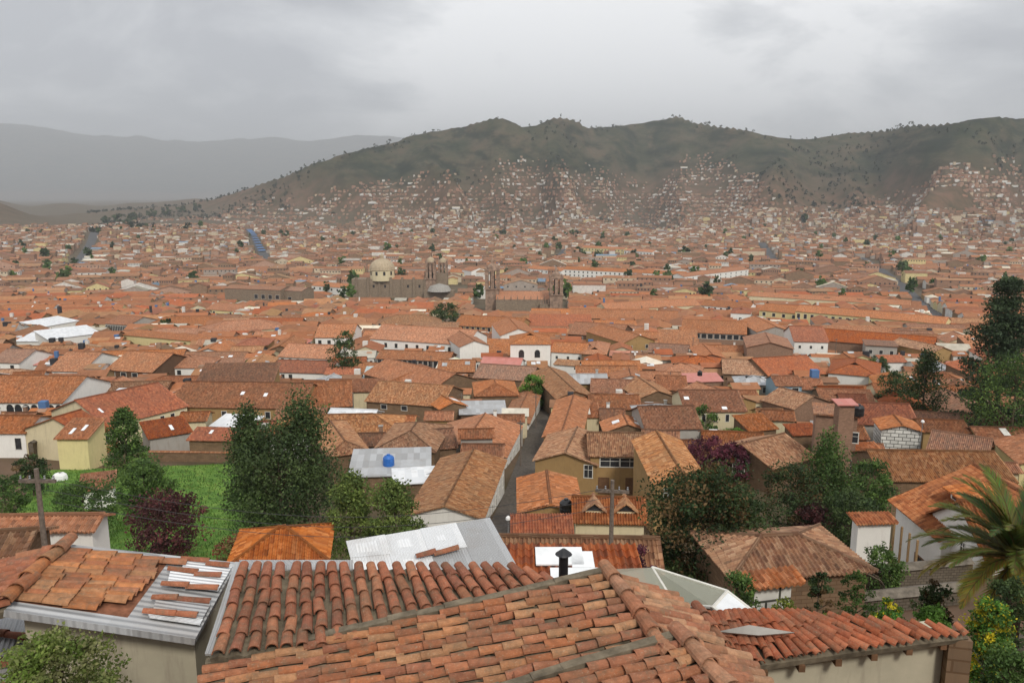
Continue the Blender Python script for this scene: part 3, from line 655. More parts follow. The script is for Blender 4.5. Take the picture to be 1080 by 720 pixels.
# --- right of centre, further up the picture
H('market_hall', 'brown arcaded hall with dark upper gallery and arches', (718,350), (788,353), 337, 7.4, 'g', 'o', 'brick', wins=[('f',10,.4,1.8,1.7),('f',8,4.2,1.5,2.4)], cat='market hall', group=G1)
H('brick_house', 'brick gable with pale plaster strips beside the rubble yard', (787,366), (838,368), 350, 8.0, 'p', 'b', 'brick', slope=.26, group=G1)
H('tiled_house', 'grey-gabled orange house behind the striped brick gable', (798,350), (838,350), 330, 8.5, 'p', 'o', 'grey', slope=.3, group=G1)
H('white_house', 'white-fronted house with a red roof and a dark garage storey', (837,360), (875,361), 344, 8.0, 'g', 'r', 'white', wins=[('f',1,4.6,6.0,3.0,.02,.7),('f',1,4.5,.9,1.2,.8,1),('f',3,1.3,.7,.9)], group=G1)
H('brick_house', 'raw concrete-brick house with small windows right of the white front', (873,354), (912,356), 349, 8.0, 'f', 'g', 'brick', wins=[('f',4,1.6,1.0,1.2),('f',4,4.6,1.0,1.2)], group=G1)
H('brick_house', 'grey unfinished brick house with pink terrace below the yellow hotel', (912,364), (948,366), 359, 7.0, 'f', 'g', 'grey', wins=[('f',3,1.4,1.0,1.2),('f',3,4.2,1.0,1.2)], group=G1)
H('adobe_house', 'small gabled house with adobe end below the hotel corner', (984,372), (1006,370), 356, 6.0, 'p', 't', 'ochre', group=G1)
H('red_roofed_house', 'large red-orange hip roof with a small gablet near the brick houses', (872,393), (928,398), 372, 4.6, 'h', 'r', 'white', slope=.34, group=G1)
H('tiled_house', 'red-brown roof between the striped brick gable and the hip roof', (812,398), (872,394), 376, 4.6, 'g', 'r', 'adobe', group=G1)
H('tiled_house', 'tan roof in front of the striped brick gable', (762,394), (808,396), 379, 4.6, 'g', 't', 'adobe', group=G1)
H('tiled_house', 'orange roof with pale end wall in the trees right of the brick houses', (930,382), (958,382), 374, 4.5, 's', 'r', 'white', slope=.3, group=G1)
ht = H('hotel', 'long pale yellow hotel with a row of tall dark windows', (838,328), (997,342), 314, 8.4, 'g', 'o', 'yellow', wins=[('f',20,1.2,1.5,2.3)], D=16, cat='hotel', group=G1, slope=.3)
H('hotel', 'taller three-row yellow end pavilion of the long hotel', (800,327), (843,331), 310, 8.8, 'g', 'o', 'yellow', wins=[('f',4,1.0,1.6,1.8),('f',4,4.2,1.6,1.8)], cat='hotel', group=G1, slope=.3)
H('hotel', 'white attic wing with small windows left of the yellow pavilion', (738,322), (790,326), 306, 6.6, 'g', 'o', 'white', wins=[('f',8,.8,1.4,1.6)], cat='hotel', group=G1, slope=.3)
H('hotel', 'broad orange rear roof of the long yellow hotel', (790,312), (960,322), 296, 8.4, 'g', 'o', 'cream', cat='hotel', group=G1, slope=.25, sky=[(.3,.6,4,2,M['wood']),(.5,.6,4,2,M['wood']),(.7,.6,4,2,M['wood'])])
H('white_house', 'white pavilion with a red pyramid roof before the hotel', (770,330), (792,331), 319, 7.5, 'h', 'r', 'white', wins=[('f',1,2.4,1.4,1.4)], group=G1)
H('tiled_house', 'long red roof in front of the yellow hotel windows', (845,357), (986,369), 350, 6.4, 'g', 'r', 'brick', group=G1)
# dormers of the bright orange house, finial, balcony, arches ----------------------------------------------------------
def local_child(info, mb, name, parent=None): return mb.build(name, parent or info['root'])
for fx in (.30, .72):
    L, D, z, s = dm['L'], dm['D'], dm['z'], dm['slope']; x = L*fx; y = D*.20; zb = z+s*y
    mb = MB(); w, hh, dp = 1.0, .75, 2.4
    mb.box(x-w*.8, x+w*.8, y, y+dp*.6, zb-.3, zb+.25, W['cream'])
    dj = mb.build('dormer', dm['root'])
    rb = MB(); zt = zb+.25
    for sg in (-1, 1):
        q = [(x+sg*w*1.1, y-.3, zt-.12), (x, y-.3, zt+hh), (x, y+dp, zt+hh), (x+sg*w*1.1, y+dp*.6, zt-.12)]
        rb.slab(q if sg < 0 else q[::-1], .08, T['t'])
    rb.face([(x-w*.9, y-.06, zt-.05), (x+w*.9, y-.06, zt-.05), (x, y-.06, zt+hh-.15)], M['pane'])
    rb.build('dormer_roof', dj)
def arches(info, n, x0, x1, w, h, ztop, m=None):
    L, o = info['L'], .35
    for i in range(n):
        cx = L*(x0+(x1-x0)*(i+.5)/n); z1 = ztop
        pts = [(cx-w/2, o-.03, z1-h), (cx+w/2, o-.03, z1-h)] + [(cx+w/2*math.cos(t), o-.03, z1-w/2+w/2*math.sin(t)) for t in [math.pi*k/8 for k in range(9)]]
        mb = MB(); mb.face(pts, M['pane']); mb.tube([Vector(p)+Vector((0, -.02, 0)) for p in pts[2:]], .09, m or M['frame'], 5); mb.build('arch', info['root'])
arches(a1, 7, .36, .99, 1.5, 2.6, a1['z']-.35)
arches(ch, 2, .10, .85, 1.6, 2.4, ch['z']-1.6)
mb = MB(); L = b1['L']
mb.box(0, L*.9, -1.0, .35, b1['z']-3.0, b1['z']-2.85, M['balcony'])
for i in range(12): mb.box(L*.9*i/12, L*.9*i/12+.12, -1.0, -.9, b1['z']-2.85, b1['z']-1.95, M['balcony'])
mb.box(0, L*.9, -1.03, -.87, b1['z']-1.95, b1['z']-1.83, M['balcony'])
mb.build('balcony', b1['root'])
# ------------------------------------------------------------------ the villa, hut, terraces on the right
vi = H('villa', 'white villa under a big orange roof with a shed dormer, behind the palm', (936,527), (990,571), 508, 5.0, 'g', 'v', 'white', slope=.45, d=58, cat='villa', group=None, o=.5)
L, D, z, s = vi['L'], vi['D'], vi['z'], vi['slope']
mb = MB(); x, y = L*.55, D*.24; zz = z+s*y; w = 1.05
mb.box(x-w, x+w, y, y+2.2, zz-.4, zz+.75, W['white']); mb.face([(x-w*.8, y-.02, zz+.1), (x+w*.8, y-.02, zz+.1), (x+w*.8, y-.02, zz+.6), (x-w*.8, y-.02, zz+.6)], M['pane'])
dj = mb.build('dormer', vi['root'])
rb = MB(); slope_surface(rb, T['v'], (x-w-.3, y-.5, zz+.75), (1, 0, 0), Vector((0, 1, .12)).normalized(), 2*w+.6, lambda q: 3.0, 2, seed=77); rb.build('dormer_roof', dj)
wg = H('villa_wing', 'steep white gable wing joined to the front of the big orange-roofed villa', (1040,593), (1098,594), 528, 2.8, 'g', 'v', 'white', slope=.62, cat='villa wing', wins=[('l',2,.2,.5,.9,.3,.75)], d=50)
an = H('villa_annex', 'small white annex with a strip of red tiles at the villa corner', (903,552), (948,551), 541, 3.4, 's', 'v', 'white', slope=.14, cat='annex', d=57, D=1.6)
mb = MB()
for k in range(4):
    mb = MB(); mb.box(L*(.42+.15*k), L*(.42+.15*k)+.14, -1.0, -.88, .2, z-.3, M['timber']); mb.build('porch_post', vi['root'])
opening(vi['root'], 'door', 'f', L*.62, 2.6, 1.6, 2.2, L, D, .5, True, M['wood'], M['pane'])
hut = H('garden_hut', 'whitewashed brick garden hut with a fringe of tiles under the dry vine arch', (786,621), (850,613), 604, 3.1, 's', 'o', 'clad', slope=.25, cat='garden hut', d=29, D=.9)
# dormer on the tan garden house
# dry vine arch
def thing(name, label, cat, loc, group=None): return empty(name, loc, 0, label, cat, group)
p0 = hit(790, 655, 0); r0 = proj(p0)[2]
ar = thing('vine_arch', 'thin arched trellis of dry vine stems over the whitewashed hut', 'trellis', p0)
for k in range(7):
    mb = MB(); w_ = 2.1*r0/25; cx = w_*1.0
    pts = [Vector((cx-w_*math.cos(t)*(1+.02*random.uniform(-1, 1)), .25*k/3+.1*random.uniform(-1, 1), (1.0+.9*math.sin(t))*r0/25+.06*random.uniform(-1, 1))) for t in [math.pi*i/14 for i in range(15)]]
    pts = [Vector((pts[0].x, pts[0].y, -1.0))]+pts+[Vector((pts[-1].x, pts[-1].y, -1.0))]
    mb.tube(pts, .022, M['bark'], 4); mb.build('stem', ar)
def terrace(label, pa, pb, h, name='terrace_wall'):
    a, b = hit(*pa), hit(*pb); return garden_wall(label, a, b, h, 'stonewall', .7, 'stonecap', name)
terrace('dark rubble-stone terrace wall below the tan garden house', (862,628), (934,622), 1.5)
terrace('dark rubble-stone terrace wall continuing toward the palm', (944,622), (1020,614), 1.5)
terrace('lower stone step wall behind the yellow-flowering bushes', (880,650), (1012,636), 1.0)
terrace('grey stone step wall at the lower right corner', (1003,705), (1095,700), .8)
terrace('long adobe boundary wall climbing beside the arches of the brown-roofed house', (34,486), (112,432), 3.0)
garden_wall('cream plastered boundary wall along the top of the field', hit(158,486), hit(243,487), 1.6, 'adobe')
# ------------------------------------------------------------------ foreground roofs with single barrel tiles
PAL_A = [(.40,.145,.078), (.43,.165,.09), (.37,.135,.074), (.43,.18,.095), (.34,.13,.078)]
PAL_B = [(.43,.175,.082), (.46,.21,.10), (.38,.145,.073), (.41,.165,.085), (.46,.235,.12), (.35,.14,.08), (.43,.16,.073), (.38,.155,.085)]
PAL_D = [(.50,.19,.075), (.54,.22,.09), (.45,.17,.08), (.48,.23,.11), (.40,.17,.09)]
PAL_C = [(.40,.115,.05), (.44,.13,.06), (.36,.11,.055), (.46,.16,.08)]
def polyat(P, t):
    k = len(P)-1; i = min(k-1, int(t*k)); return P[i].lerp(P[i+1], t*k-i)
def tile_chain(mb, a, b, up, r, tl, pal, skip=None, jit=1.0, hk=.92):
    """one chain of barrel tiles from the upper end a down to the eave b"""
    a, b = Vector(a), Vector(b); d = (a-b); Ln = d.length; d.normalize(); side = d.cross(up).normalized(); n = side.cross(d).normalized()
    if n.z < 0: n = -n
    k = max(1, round(Ln/tl)); e = Ln/k; ph = random.uniform(-.16, .16)*e*jit; m = M['fgtile']; SEG = 7
    for i in range(k):
        if skip and skip(1-(i+.5)/k): continue
        sh = random.gauss(0, .012)*jit; tw = random.gauss(0, .018)*jit; lf = random.uniform(0, .012)
        p0 = b + d*(e*i+(ph if i else 0)-.015+random.uniform(-.025, .025)*jit) + side*sh + n*(.028+lf); p1 = b + d*(e*(i+1)+(ph if i < k-1 else 0)+.06) + side*(sh+tw) + n*lf
        r0, r1 = r*random.uniform(.97, 1.05), r*.84
        c = random.choice(pal); q = random.uniform(.80, 1.16); c = tuple(x*q for x in c)
        A = [p0 + side*(r0*math.cos(t)) + n*(r0*hk*math.sin(t)) for t in [math.pi*j/SEG for j in range(SEG+1)]]
        B = [p1 + side*(r1*math.cos(t)) + n*(r1*hk*math.sin(t)) for t in [math.pi*j/SEG for j in range(SEG+1)]]
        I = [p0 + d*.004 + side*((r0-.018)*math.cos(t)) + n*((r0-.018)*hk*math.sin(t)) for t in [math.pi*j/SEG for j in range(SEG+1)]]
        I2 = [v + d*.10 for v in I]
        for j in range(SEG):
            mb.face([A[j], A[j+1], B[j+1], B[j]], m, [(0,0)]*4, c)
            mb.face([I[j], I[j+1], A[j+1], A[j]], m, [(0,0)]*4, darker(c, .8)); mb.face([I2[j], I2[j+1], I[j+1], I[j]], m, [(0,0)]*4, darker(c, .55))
def tile_field(root, tops, eaves, n, pal, tl=.36, r=None, name='tiles', skip=None, jit=1.0, base=None, hk=.92):
    P = [polyat(tops, (i+.5)/n) for i in range(n)]; E = [polyat(eaves, (i+.5)/n) for i in range(n)]
    up = Vector((0, 0, 1)); o = root.location
    sp = (E[1]-E[0]).length if n > 1 else .24; r = r or sp*.40
    bm = MB(); tb = MB()
    for i in range(n):
        sk = (lambda f, i=i: skip(i, f)) if skip else None
        tile_chain(tb, P[i]-o, E[i]-o, up, r, tl, pal, sk, jit, hk)
    ob = tb.build(name, root, smooth=False)
    if base is False: return ob
    N = n*2
    for i in range(N):
        a, b, c, d = polyat(tops, i/N), polyat(tops, (i+1)/N), polyat(eaves, (i+1)/N), polyat(eaves, i/N)
        dz = lambda k: Vector((0, 0, -.05 if k % 2 == 0 or jit == 1.31 else -.015))
        q = [d+dz(i), c+dz(i+1), b+dz(i+1), a+dz(i)]
        bm.slab([v-o for v in q], .10, base or M['mortar'], None)
    bm.build('bedding', root); return ob
def big_wall(root, pts_top, zlo, m, name='wall', th=.35, back=None):
    """wall under a foreground roof: top line pts_top, down to zlo; th away from the viewer"""
    o = root.location; mb = MB()
    for a, b in zip(pts_top, pts_top[1:]):
        e = (b-a); e.z = 0; n = Vector((-e.y, e.x, 0)).normalized()*th
        A, B, C, D_ = a, b, b+n, a+n
        lo = lambda v: Vector((v.x, v.y, zlo))
        for q in ([lo(A), lo(B), B, A], [lo(B), lo(C), C, B], [lo(C), lo(D_), D_, C], [lo(D_), lo(A), A, D_], [A, B, C, D_]):
            mb.face([v-o for v in q], m)
    return mb.build(name, root)
Z = lambda px, py, z: pz(px, py, EYE+z)
# roof A: ribs running straight towards the viewer
T0, E0 = Z(250,597,-5.68), Z(221,691,-5.92)
ax = Vector((.99, .144, 0))
rA = empty('ribbed_tile_house', (E0.x, E0.y, EYE-9.8), 0, 'nearby low house with heavy terracotta ribs running down to an adobe brick wall', 'house')
nA = 29; spE = .221
T1 = Z(545,598,-5.68); topsA = [T0.lerp(T1, i/22) for i in range(nA+1)]; eavA = [E0+ax*(spE*i) for i in range(nA+1)]
for i in range(22, nA+1):                                            # cut back along the neighbour's verge
    f = min(.9, .03+.095*(i-22)); topsA[i] = topsA[i].lerp(eavA[i], f)
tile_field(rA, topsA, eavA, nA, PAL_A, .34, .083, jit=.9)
WT = [E0+Vector((.05, .22, -.12)), E0+ax*3.2+Vector((0, .22, -.12))]
big_wall(rA, WT, EYE-10.2, W['adobe'])
big_wall(rA, [T0+Vector((0, -.2, -.2)), T1+Vector((0, -.2, -.25))], EYE-10.5, W['adobe'], 'wall')
mb = MB()
for a in (0,):
    q = [Z(216,689,-5.98), Z(226,689,-5.96), Z(262,592,-5.74), Z(248,592,-5.76)]
    mb.slab([v-rA.location for v in q], .03, T['z'], [(0,0),(.3,0),(.3,3),(0,3)])
mb.build('gutter_sheet', rA)
mb = MB(); q = [Z(262,600,-5.70), Z(372,600,-5.70), Z(372,590,-5.66), Z(252,590,-5.66)]
mb.slab([v-rA.location for v in q], .03, T['z'], [(0,0),(3,0),(3,.4),(0,.4)]); mb.build('ridge_sheet', rA)
# roof B: low gable whose ridge runs towards the viewer
P0, P1 = Z(641,606,-5.41), Z(704,692,-5.41)
rd = (P1-P0).normalized(); lf = Vector((-rd.y, rd.x, 0)); lf = lf if lf.x < 0 else -lf
rB = empty('gabled_tile_house', (P1.x, P1.y, EYE-9.5), 0, 'foreground gabled house of loose orange and buff barrel tiles with a fat ridge', 'house')
RL = (P1-P0).length
dl = lf*.99 + Vector((0, 0, -.125)); LB = 5.6
nB = 19
topB = [P0+rd*(RL*1.9*i/nB) for i in range(nB+1)]; eavB = [t+dl*LB for t in topB]
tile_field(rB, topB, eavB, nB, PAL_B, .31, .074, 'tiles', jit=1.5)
dr = -lf*.93 + Vector((0, 0, -.40)); LR = 1.15; nR = 15
tr = [P0+rd*(RL*1.15*i/nR) for i in range(nR+1)]
tile_field(rB, tr, [t+dr*LR for t in tr], nR, [(.48,.22,.12), (.50,.27,.155), (.43,.18,.10), (.40,.16,.09)], .36, .078, 'tiles', jit=2.0)
tb = MB(); tile_chain(tb, P0+Vector((0, 0, .06))-rB.location-rd*.15, P1+rd*.15+Vector((0, 0, .05))-rB.location, Vector((0, 0, 1)), .115, .46, [(.52,.24,.13), (.47,.19,.10), (.50,.25,.15)]); tb.build('ridge_tiles', rB)
mb = MB(); 
for i in range(14):
    a, b = P0+dl*(LB*i/14), P0+dl*(LB*(i+1)/14); k = Vector((0, 0, .07+.03*random.random())); n = -rd*.09
    mb.slab([v-rB.location for v in (a+n*1.2+k, a-n*.3+k, b-n*.3+k, b+n*1.2+k)][::-1], .16, M['mortar'])
mb.build('verge', rB)
big_wall(rB, [P0+dl*LB*.98-rd*-.1+Vector((0, 0, -.16)), P0+rd*.1+Vector((0, 0, -.2)), P0-lf*1.0+rd*.1+Vector((0, 0, -.6))], EYE-10.2, W['adobe'], 'wall', -.3)
# roof B2: its nearer, overlapping portion
Q0, Q1 = Z(716,674,-5.30), Z(800,765,-5.30); rd2 = (Q1-Q0).normalized(); lf2 = Vector((-rd2.y, rd2.x, 0)); lf2 = lf2 if lf2.x < 0 else -lf2
rB2 = empty('gabled_tile_porch', (Q1.x, Q1.y, EYE-9.3), 0, 'nearest overlapping tile roof with mortared verge at the bottom edge of the view', 'porch')
d2 = lf2*.99+Vector((0, 0, -.13)); RL2 = (Q1-Q0).length; n2 = 9
t2 = [Q0+rd2*(RL2*i/n2) for i in range(n2+1)]
tile_field(rB2, t2, [t+d2*3.4 for t in t2], n2, PAL_B, .31, .076, jit=1.6)
d2r = -lf2*.93+Vector((0, 0, -.42))
tile_field(rB2, t2, [t+d2r*.95 for t in t2], n2, [(.48,.22,.12), (.50,.27,.155), (.43,.18,.10)], .36, .08, jit=2.0)
tb = MB(); tile_chain(tb, Q0+Vector((0, 0, .06))-rB2.location-rd2*.1, Q1+Vector((0, 0, .05))-rB2.location, Vector((0, 0, 1)), .115, .46, [(.52,.26,.15), (.47,.21,.12)]); tb.build('ridge_tiles', rB2)
mb = MB()
for i in range(9):
    a, b = Q0+d2*(3.4*i/9), Q0+d2*(3.4*(i+1)/9); k = Vector((0, 0, .07+.03*random.random())); n = -rd2*.09
    mb.slab([v-rB2.location for v in (a+n*1.2+k, a-n*.3+k, b-n*.3+k, b+n*1.2+k)][::-1], .16, M['mortar'])
mb.build('verge', rB2)
big_wall(rB2, [Q0+d2*3.3+Vector((0, 0, -.2)), Q0+Vector((0, 0, -.25)), Q0+d2r*.8+Vector((0, 0, -.2))], EYE-10.0, W['adobe'], 'wall', -.3)
# roof C: low red roof with a long cream wall
C0, C1 = Z(728,694,-7.05), Z(1022,670,-7.05); Cm = Z(800,699,-7.08)
K0, K1 = Z(722,652,-6.95), Z(1015,662,-6.98); Km = Z(850,646,-6.80); Ka = Z(780,646,-6.85)
rC = empty('red_tile_house', (C0.x, C0.y, EYE-11), 0, 'low red-tiled house with a sagging eave over a stained cream wall', 'house')
eC = [C0, Cm, Cm.lerp(C1, .5)+Vector((0, 0, .02)), C1]; tC = [K0, Ka, Km, K1]
tile_field(rC, tC, eC, 34, PAL_C, .30, .072, jit=1.31)
big_wall(rC, [Cm+Vector((-.05, .25, -.10)), C1+Vector((-.25, .25, -.06))], EYE-11.5, W['cream_old'] if 'cream_old' in W else W['cream'])
big_wall(rC, [C1+Vector((-.25, .25, -.10)), K1+Vector((-.25, -.1, -.14))], EYE-11.5, W['adobe'], 'wall')
for k in range(6):
    mb = MB(); p = (Cm+Vector((.1, .1, -.13))).lerp(C1+Vector((-.4, .1, -.13)), k/5)-rC.location
    mb.box(p.x-.05, p.x+.05, p.y-.12, p.y+.3, p.z-.11, p.z, M['wood']); mb.build('rafter_end', rC)
mb = MB(); q = [Z(756,671,-6.90), Z(800,675,-6.92), Z(838,672,-6.88), Z(790,664,-6.82)]
mb.slab([v-rC.location+Vector((0, 0, .09)) for v in q], .04, M['concrete']); mb.build('sheet_patch', rC)
# small valley roof between B and C
V0, V1, V2, V3 = Z(735,642,-6.5), Z(766,686,-6.35), Z(745,700,-6.6), Z(712,652,-6.75)
rV = empty('valley_roof', (V2.x, V2.y, EYE-10.5), 0, 'short dark orange roof wedged between the gabled tiles and the red-tiled house', 'lean-to')
tile_field(rV, [V0, V1], [V3, V2], 7, [(.40,.14,.07), (.36,.13,.075)], .36, .075)
tb = MB(); tile_chain(tb, V0+Vector((0, 0, .05))-rV.location, V1+Vector((0, 0, .05))-rV.location, Vector((0, 0, 1)), .10, .45, PAL_A); tb.build('ridge_tiles', rV)
big_wall(rV, [V3+Vector((0, 0, -.12)), V2+Vector((0, 0, -.12))], EYE-10.8, W['adobe'], 'wall', .2)
# roof D: left house, tiles giving way to weighted sheets
zl, zr = -5.45, -6.0
D0, D1 = Z(76,572,zl), Z(4,641,zl); D2, D3 = Z(250,591,zr), Z(206,671,zr)
rD = empty('patched_roof_house', (D3.x, D3.y, EYE-10.2), 0, 'left foreground house half tiled in orange, half patched with grey and white sheets', 'house')
nD = 17
def skipD(i, f):                                                     # f: 0 at the ridge, 1 at the gutter
    edge = .66+.05*math.sin(i*1.3)-.012*i if 1 < i < nD-2 else -1
    return f > edge
tD, eD = [D0.lerp(D1, i/nD) for i in range(nD+1)], [D2.lerp(D3, i/nD) for i in range(nD+1)]
mD = [a_.lerp(b_, .60) for a_, b_ in zip(tD, eD)]
for P_, E_, mm, nm_ in ((tD, mD, M['claybed'], 'bedding'), (mD, eD, T['z'], 'sheet')):
    bm_ = MB()
    for i in range(nD): bm_.slab([v-rD.location+Vector((0, 0, -.03)) for v in (E_[i], E_[i+1], P_[i+1], P_[i])], .10, T['z'] if i < 2 or i > nD-3 else mm)
    bm_.build(nm_, rD)
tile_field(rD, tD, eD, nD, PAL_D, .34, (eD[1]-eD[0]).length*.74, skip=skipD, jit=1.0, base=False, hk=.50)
for q_, i in enumerate(range(2, nD-2, 3)):
    i2 = min(nD-2, i+3); f0_ = .66+.05*random.random()
    if q_ != 2:
        mb = MB(); k = Vector((0, 0, .03+.012*(q_ % 2))); mb.slab([v-rD.location+k for v in (tD[i].lerp(eD[i], f0_), tD[i2].lerp(eD[i2], f0_+.03), tD[i2].lerp(eD[i2], .995), tD[i].lerp(eD[i], .995))], .02, T['w'] if q_ != 3 else T['z'], [(0,0),(.6,0),(.6,1.6),(0,1.6)]); mb.build('sheet', rD)
    mb = MB(); tile_chain(mb, tD[i].lerp(eD[i], f0_)-rD.location+Vector((0, 0, .03)), tD[i].lerp(eD[i], .97)-rD.location+Vector((0, 0, .03)), Vector((0, 0, 1)), .06, .40, PAL_A, jit=1.5); mb.build('weight_tiles', rD)
tb = MB(); tile_chain(tb, D0-rD.location+Vector((0, 0, .05)), D1-rD.location+Vector((0, 0, .05)), Vector((0, 0, 1)), .12, .42, PAL_D, jit=2); tb.build('ridge_tiles', rD)
ll = Vector((-.95, -.25, -.22)); tl_ = [D0.lerp(D1, i/9) for i in range(10)]
tile_field(rD, tl_, [t+ll*2.6 for t in tl_], 9, PAL_A, .36, None, 'tiles')
big_wall(rD, [D1+(D3-D1)*.02+Vector((0, .3, -.15)), D3+Vector((-.15, .3, -.12))], EYE-11, W['cream_old'])
big_wall(rD, [D3+Vector((-.2, .35, -.12)), D2+Vector((-.2, 0, -.12))], EYE-11, W['cream_old'], 'wall', .25)
# roof E: lower sheet roof in the left corner
rE = empty('sheet_lean_to', tuple(Z(60,740,-7.6)), 0, 'lean-to of grey sheets held down by tiles in the lower left corner', 'lean-to'); rE.location.z = EYE-10.5
e0, e1, e2, e3 = Z(-30,640,-6.75), Z(137,672,-6.75), Z(96,735,-6.95), Z(-60,740,-6.95)
for i in range(4):
    for j in range(3):
        P = lambda u, v: (e0.lerp(e1, u)).lerp(e3.lerp(e2, u), v)
        u0, u1, v0, v1 = j/3, (j+1)/3+.01, i/4, (i+1)/4+.02; k = Vector((0, 0, .02*((i+j) % 2)-.01*i))
        mb = MB(); mb.slab([v-rE.location+k for v in (P(u0, v1), P(u1, v1), P(u1, v0), P(u0, v0))], .02, T['w'] if (i*3+j) in (5, 8, 10) else T['z'], [(0,0),(1.4,0),(1.4,.7),(0,.7)]); mb.build('sheet', rE)
for v in (.3, .62, .9):
    mb = MB(); tile_chain(mb, e0.lerp(e3, v)-rE.location+Vector((0, 0, .03)), e1.lerp(e2, v)-rE.location+Vector((0, 0, .03)), Vector((0, 0, 1)), .075, .42, PAL_A, jit=1.2); mb.build('weight_tiles', rE)
big_wall(rE, [e1+Vector((-.1, -.1, -.06)), e2+Vector((-.1, 0, -.06))], EYE-11, W['cream_old'], 'wall', -.2)
# white sheet roof F
f0, f1, f2, f3 = Z(366,582,-8.0), Z(541,592,-8.0), Z(515,545,-7.6), Z(368,570,-7.65)
rF = empty('sheet_roof_house', (f0.x, f0.y, EYE-13.5), 0, 'house with a large shiny white and grey sheet roof behind the heavy ribs', 'house')
q4 = lambda u, v: f0.lerp(f1, u).lerp(f3.lerp(f2, u), v)
f0, f1, f2, f3 = Z(374,606,-8.45), Z(548,604,-8.45), Z(516,546,-7.9), Z(365,571,-7.9)
for i in range(2):
    for j in range(4):
        mb = MB(); u0, u1, v0, v1 = j/4, (j+1)/4+.006, i/2, (i+1)/2+.01; k = Vector((0, 0, .015*((i*3+j) % 2)))
        mb.slab([v-rF.location+k for v in (q4(u0, v0), q4(u1, v0), q4(u1, v1), q4(u0, v1))], .025, T['z'] if j == 3 or (j == 2 and i == 0) else T['w'], [(0,0),(2,0),(2,2),(0,2)]); mb.build('sheet', rF)
mb = MB(); tile_chain(mb, q4(.42, .35)-rF.location+Vector((0, 0, .05)), q4(.68, .45)-rF.location+Vector((0, 0, .05)), Vector((0, 0, 1)), .09, .45, PAL_A); mb.build('weight_tiles', rF)
big_wall(rF, [f0+Vector((.1, .2, -.06)), f1+Vector((-.1, .2, -.06))], EYE-15.5, W['adobe']); big_wall(rF, [f3+Vector((.15, 0, -.1)), f0+Vector((.15, .2, -.06))], EYE-15.5, W['adobe'], 'wall')
# translucent shelter roof J
tp = NT('polycarbonate'); tp.col((.42, .42, .33)); tp.b.inputs['Roughness'].default_value = .35; tp.b.inputs['Alpha'].default_value = .55; tp.b.inputs['Transmission Weight'].default_value = 0.0
rJ = empty('shelter_roof', tuple(pd(712,660,16)), 0, 'yard shelter roofed with cloudy translucent plastic sheets beside the fat ridge', 'shelter')
a_, b_, c_, d_, e_, f_, g_, h_ = pd(640,600,18), pd(688,598,18.5), pd(767,623,17), pd(798,647,16.3), pd(767,651,15.5), pd(752,640,15.8), pd(712,637,16.8), pd(640,606,16.5)
for q, m in (([h_, g_, b_, a_], tp.m), ([g_, f_, c_, b_], tp.m), ([f_, e_, d_, c_], M['skylight'])):
    mb = MB(); mb.slab([v-rJ.location for v in q], .02, m); mb.build('sheet', rJ)
for p, q in ((b_, g_), (c_, f_), (b_, c_), (g_, f_), (f_, e_), (c_, d_)):
    mb = MB(); mb.tube([p-rJ.location, q-rJ.location], .035, M['frame'], 5); mb.build('batten', rJ)
for p in (g_, f_, d_, b_):
    mb = MB(); mb.tube([p-rJ.location, Vector((p.x, p.y, terr(p.x, p.y)-.2))-rJ.location], .05, M['pole'], 6); mb.build('post', rJ)
# flue
fb = pd(594,620,14.0); fl = thing('flue_pipe', 'black stove flue with a small conical cap rising behind the ribbed roof', 'chimney pipe', fb)
mb = MB(); mb.lathe(0, 0, [(.082, -1.5), (.082, .62)], M['black'], 14); mb.build('pipe', fl); mb = MB(); mb.lathe(0, 0, [(.15, .64), (.13, .66), (.03, .74), (0, .74)], M['black'], 14); mb.lathe(0, 0, [(.15, .64), (0, .645)], M['black'], 14); mb.build('cap', fl)
# ------------------------------------------------------------------ poles, wires, lamps, tanks
def pole(label, top, d, r, arm=1.4, cat='power pole'):
    t = pd(*top, d); zg = terr(t.x, t.y); o = empty('power_pole', (t.x, t.y, zg), random.uniform(-.3, .3), label, cat); h = t.z-zg
    mb = MB(); mb.tube([(0, 0, -.5), (0, 0, h*.5), (0, 0, h)], [r*1.25, r*1.1, r*.85], M['pole'], 9); mb.build('post', o)
    mb = MB(); mb.box(-arm/2, arm/2, -.05, .05, h-.55, h-.43, M['pole']); mb.build('crossarm', o)
    for x in (-arm*.45, -arm*.2, arm*.2, arm*.45):
        mb = MB(); mb.lathe(x, 0, [(.025, h-.43), (.045, h-.38), (.025, h-.33), (.04, h-.29), (0, h-.26)], M['metal'], 8); mb.build('insulator', o)
    return o, t
pl1, tp1 = pole('grey power pole with dangling cables at the left of the garden', (38,494), 30, .10)
pl2, tp2 = pole('tall dark wooden pole standing before the two-dormer house', (646,506), 33, .095)
for k in range(3):
    a, b = tp1+Vector((.3*k, 0, -.35-.5*k)), tp2+Vector((.3*k-.4, 0, -.4-.35*k))
    pts = [a.lerp(b, i/24)-Vector((0, 0, 1.4*math.sin(math.pi*i/24)))-a for i in range(25)]
    mb = MB(); mb.tube(pts, .011, M['black'], 4); o = mb.build('power_wire', None, a)
    tag(o, ['topmost slack wire strung between the two wooden poles', 'middle slack wire strung between the two wooden poles', 'lowest slack wire strung between the two wooden poles'][k], 'wire')
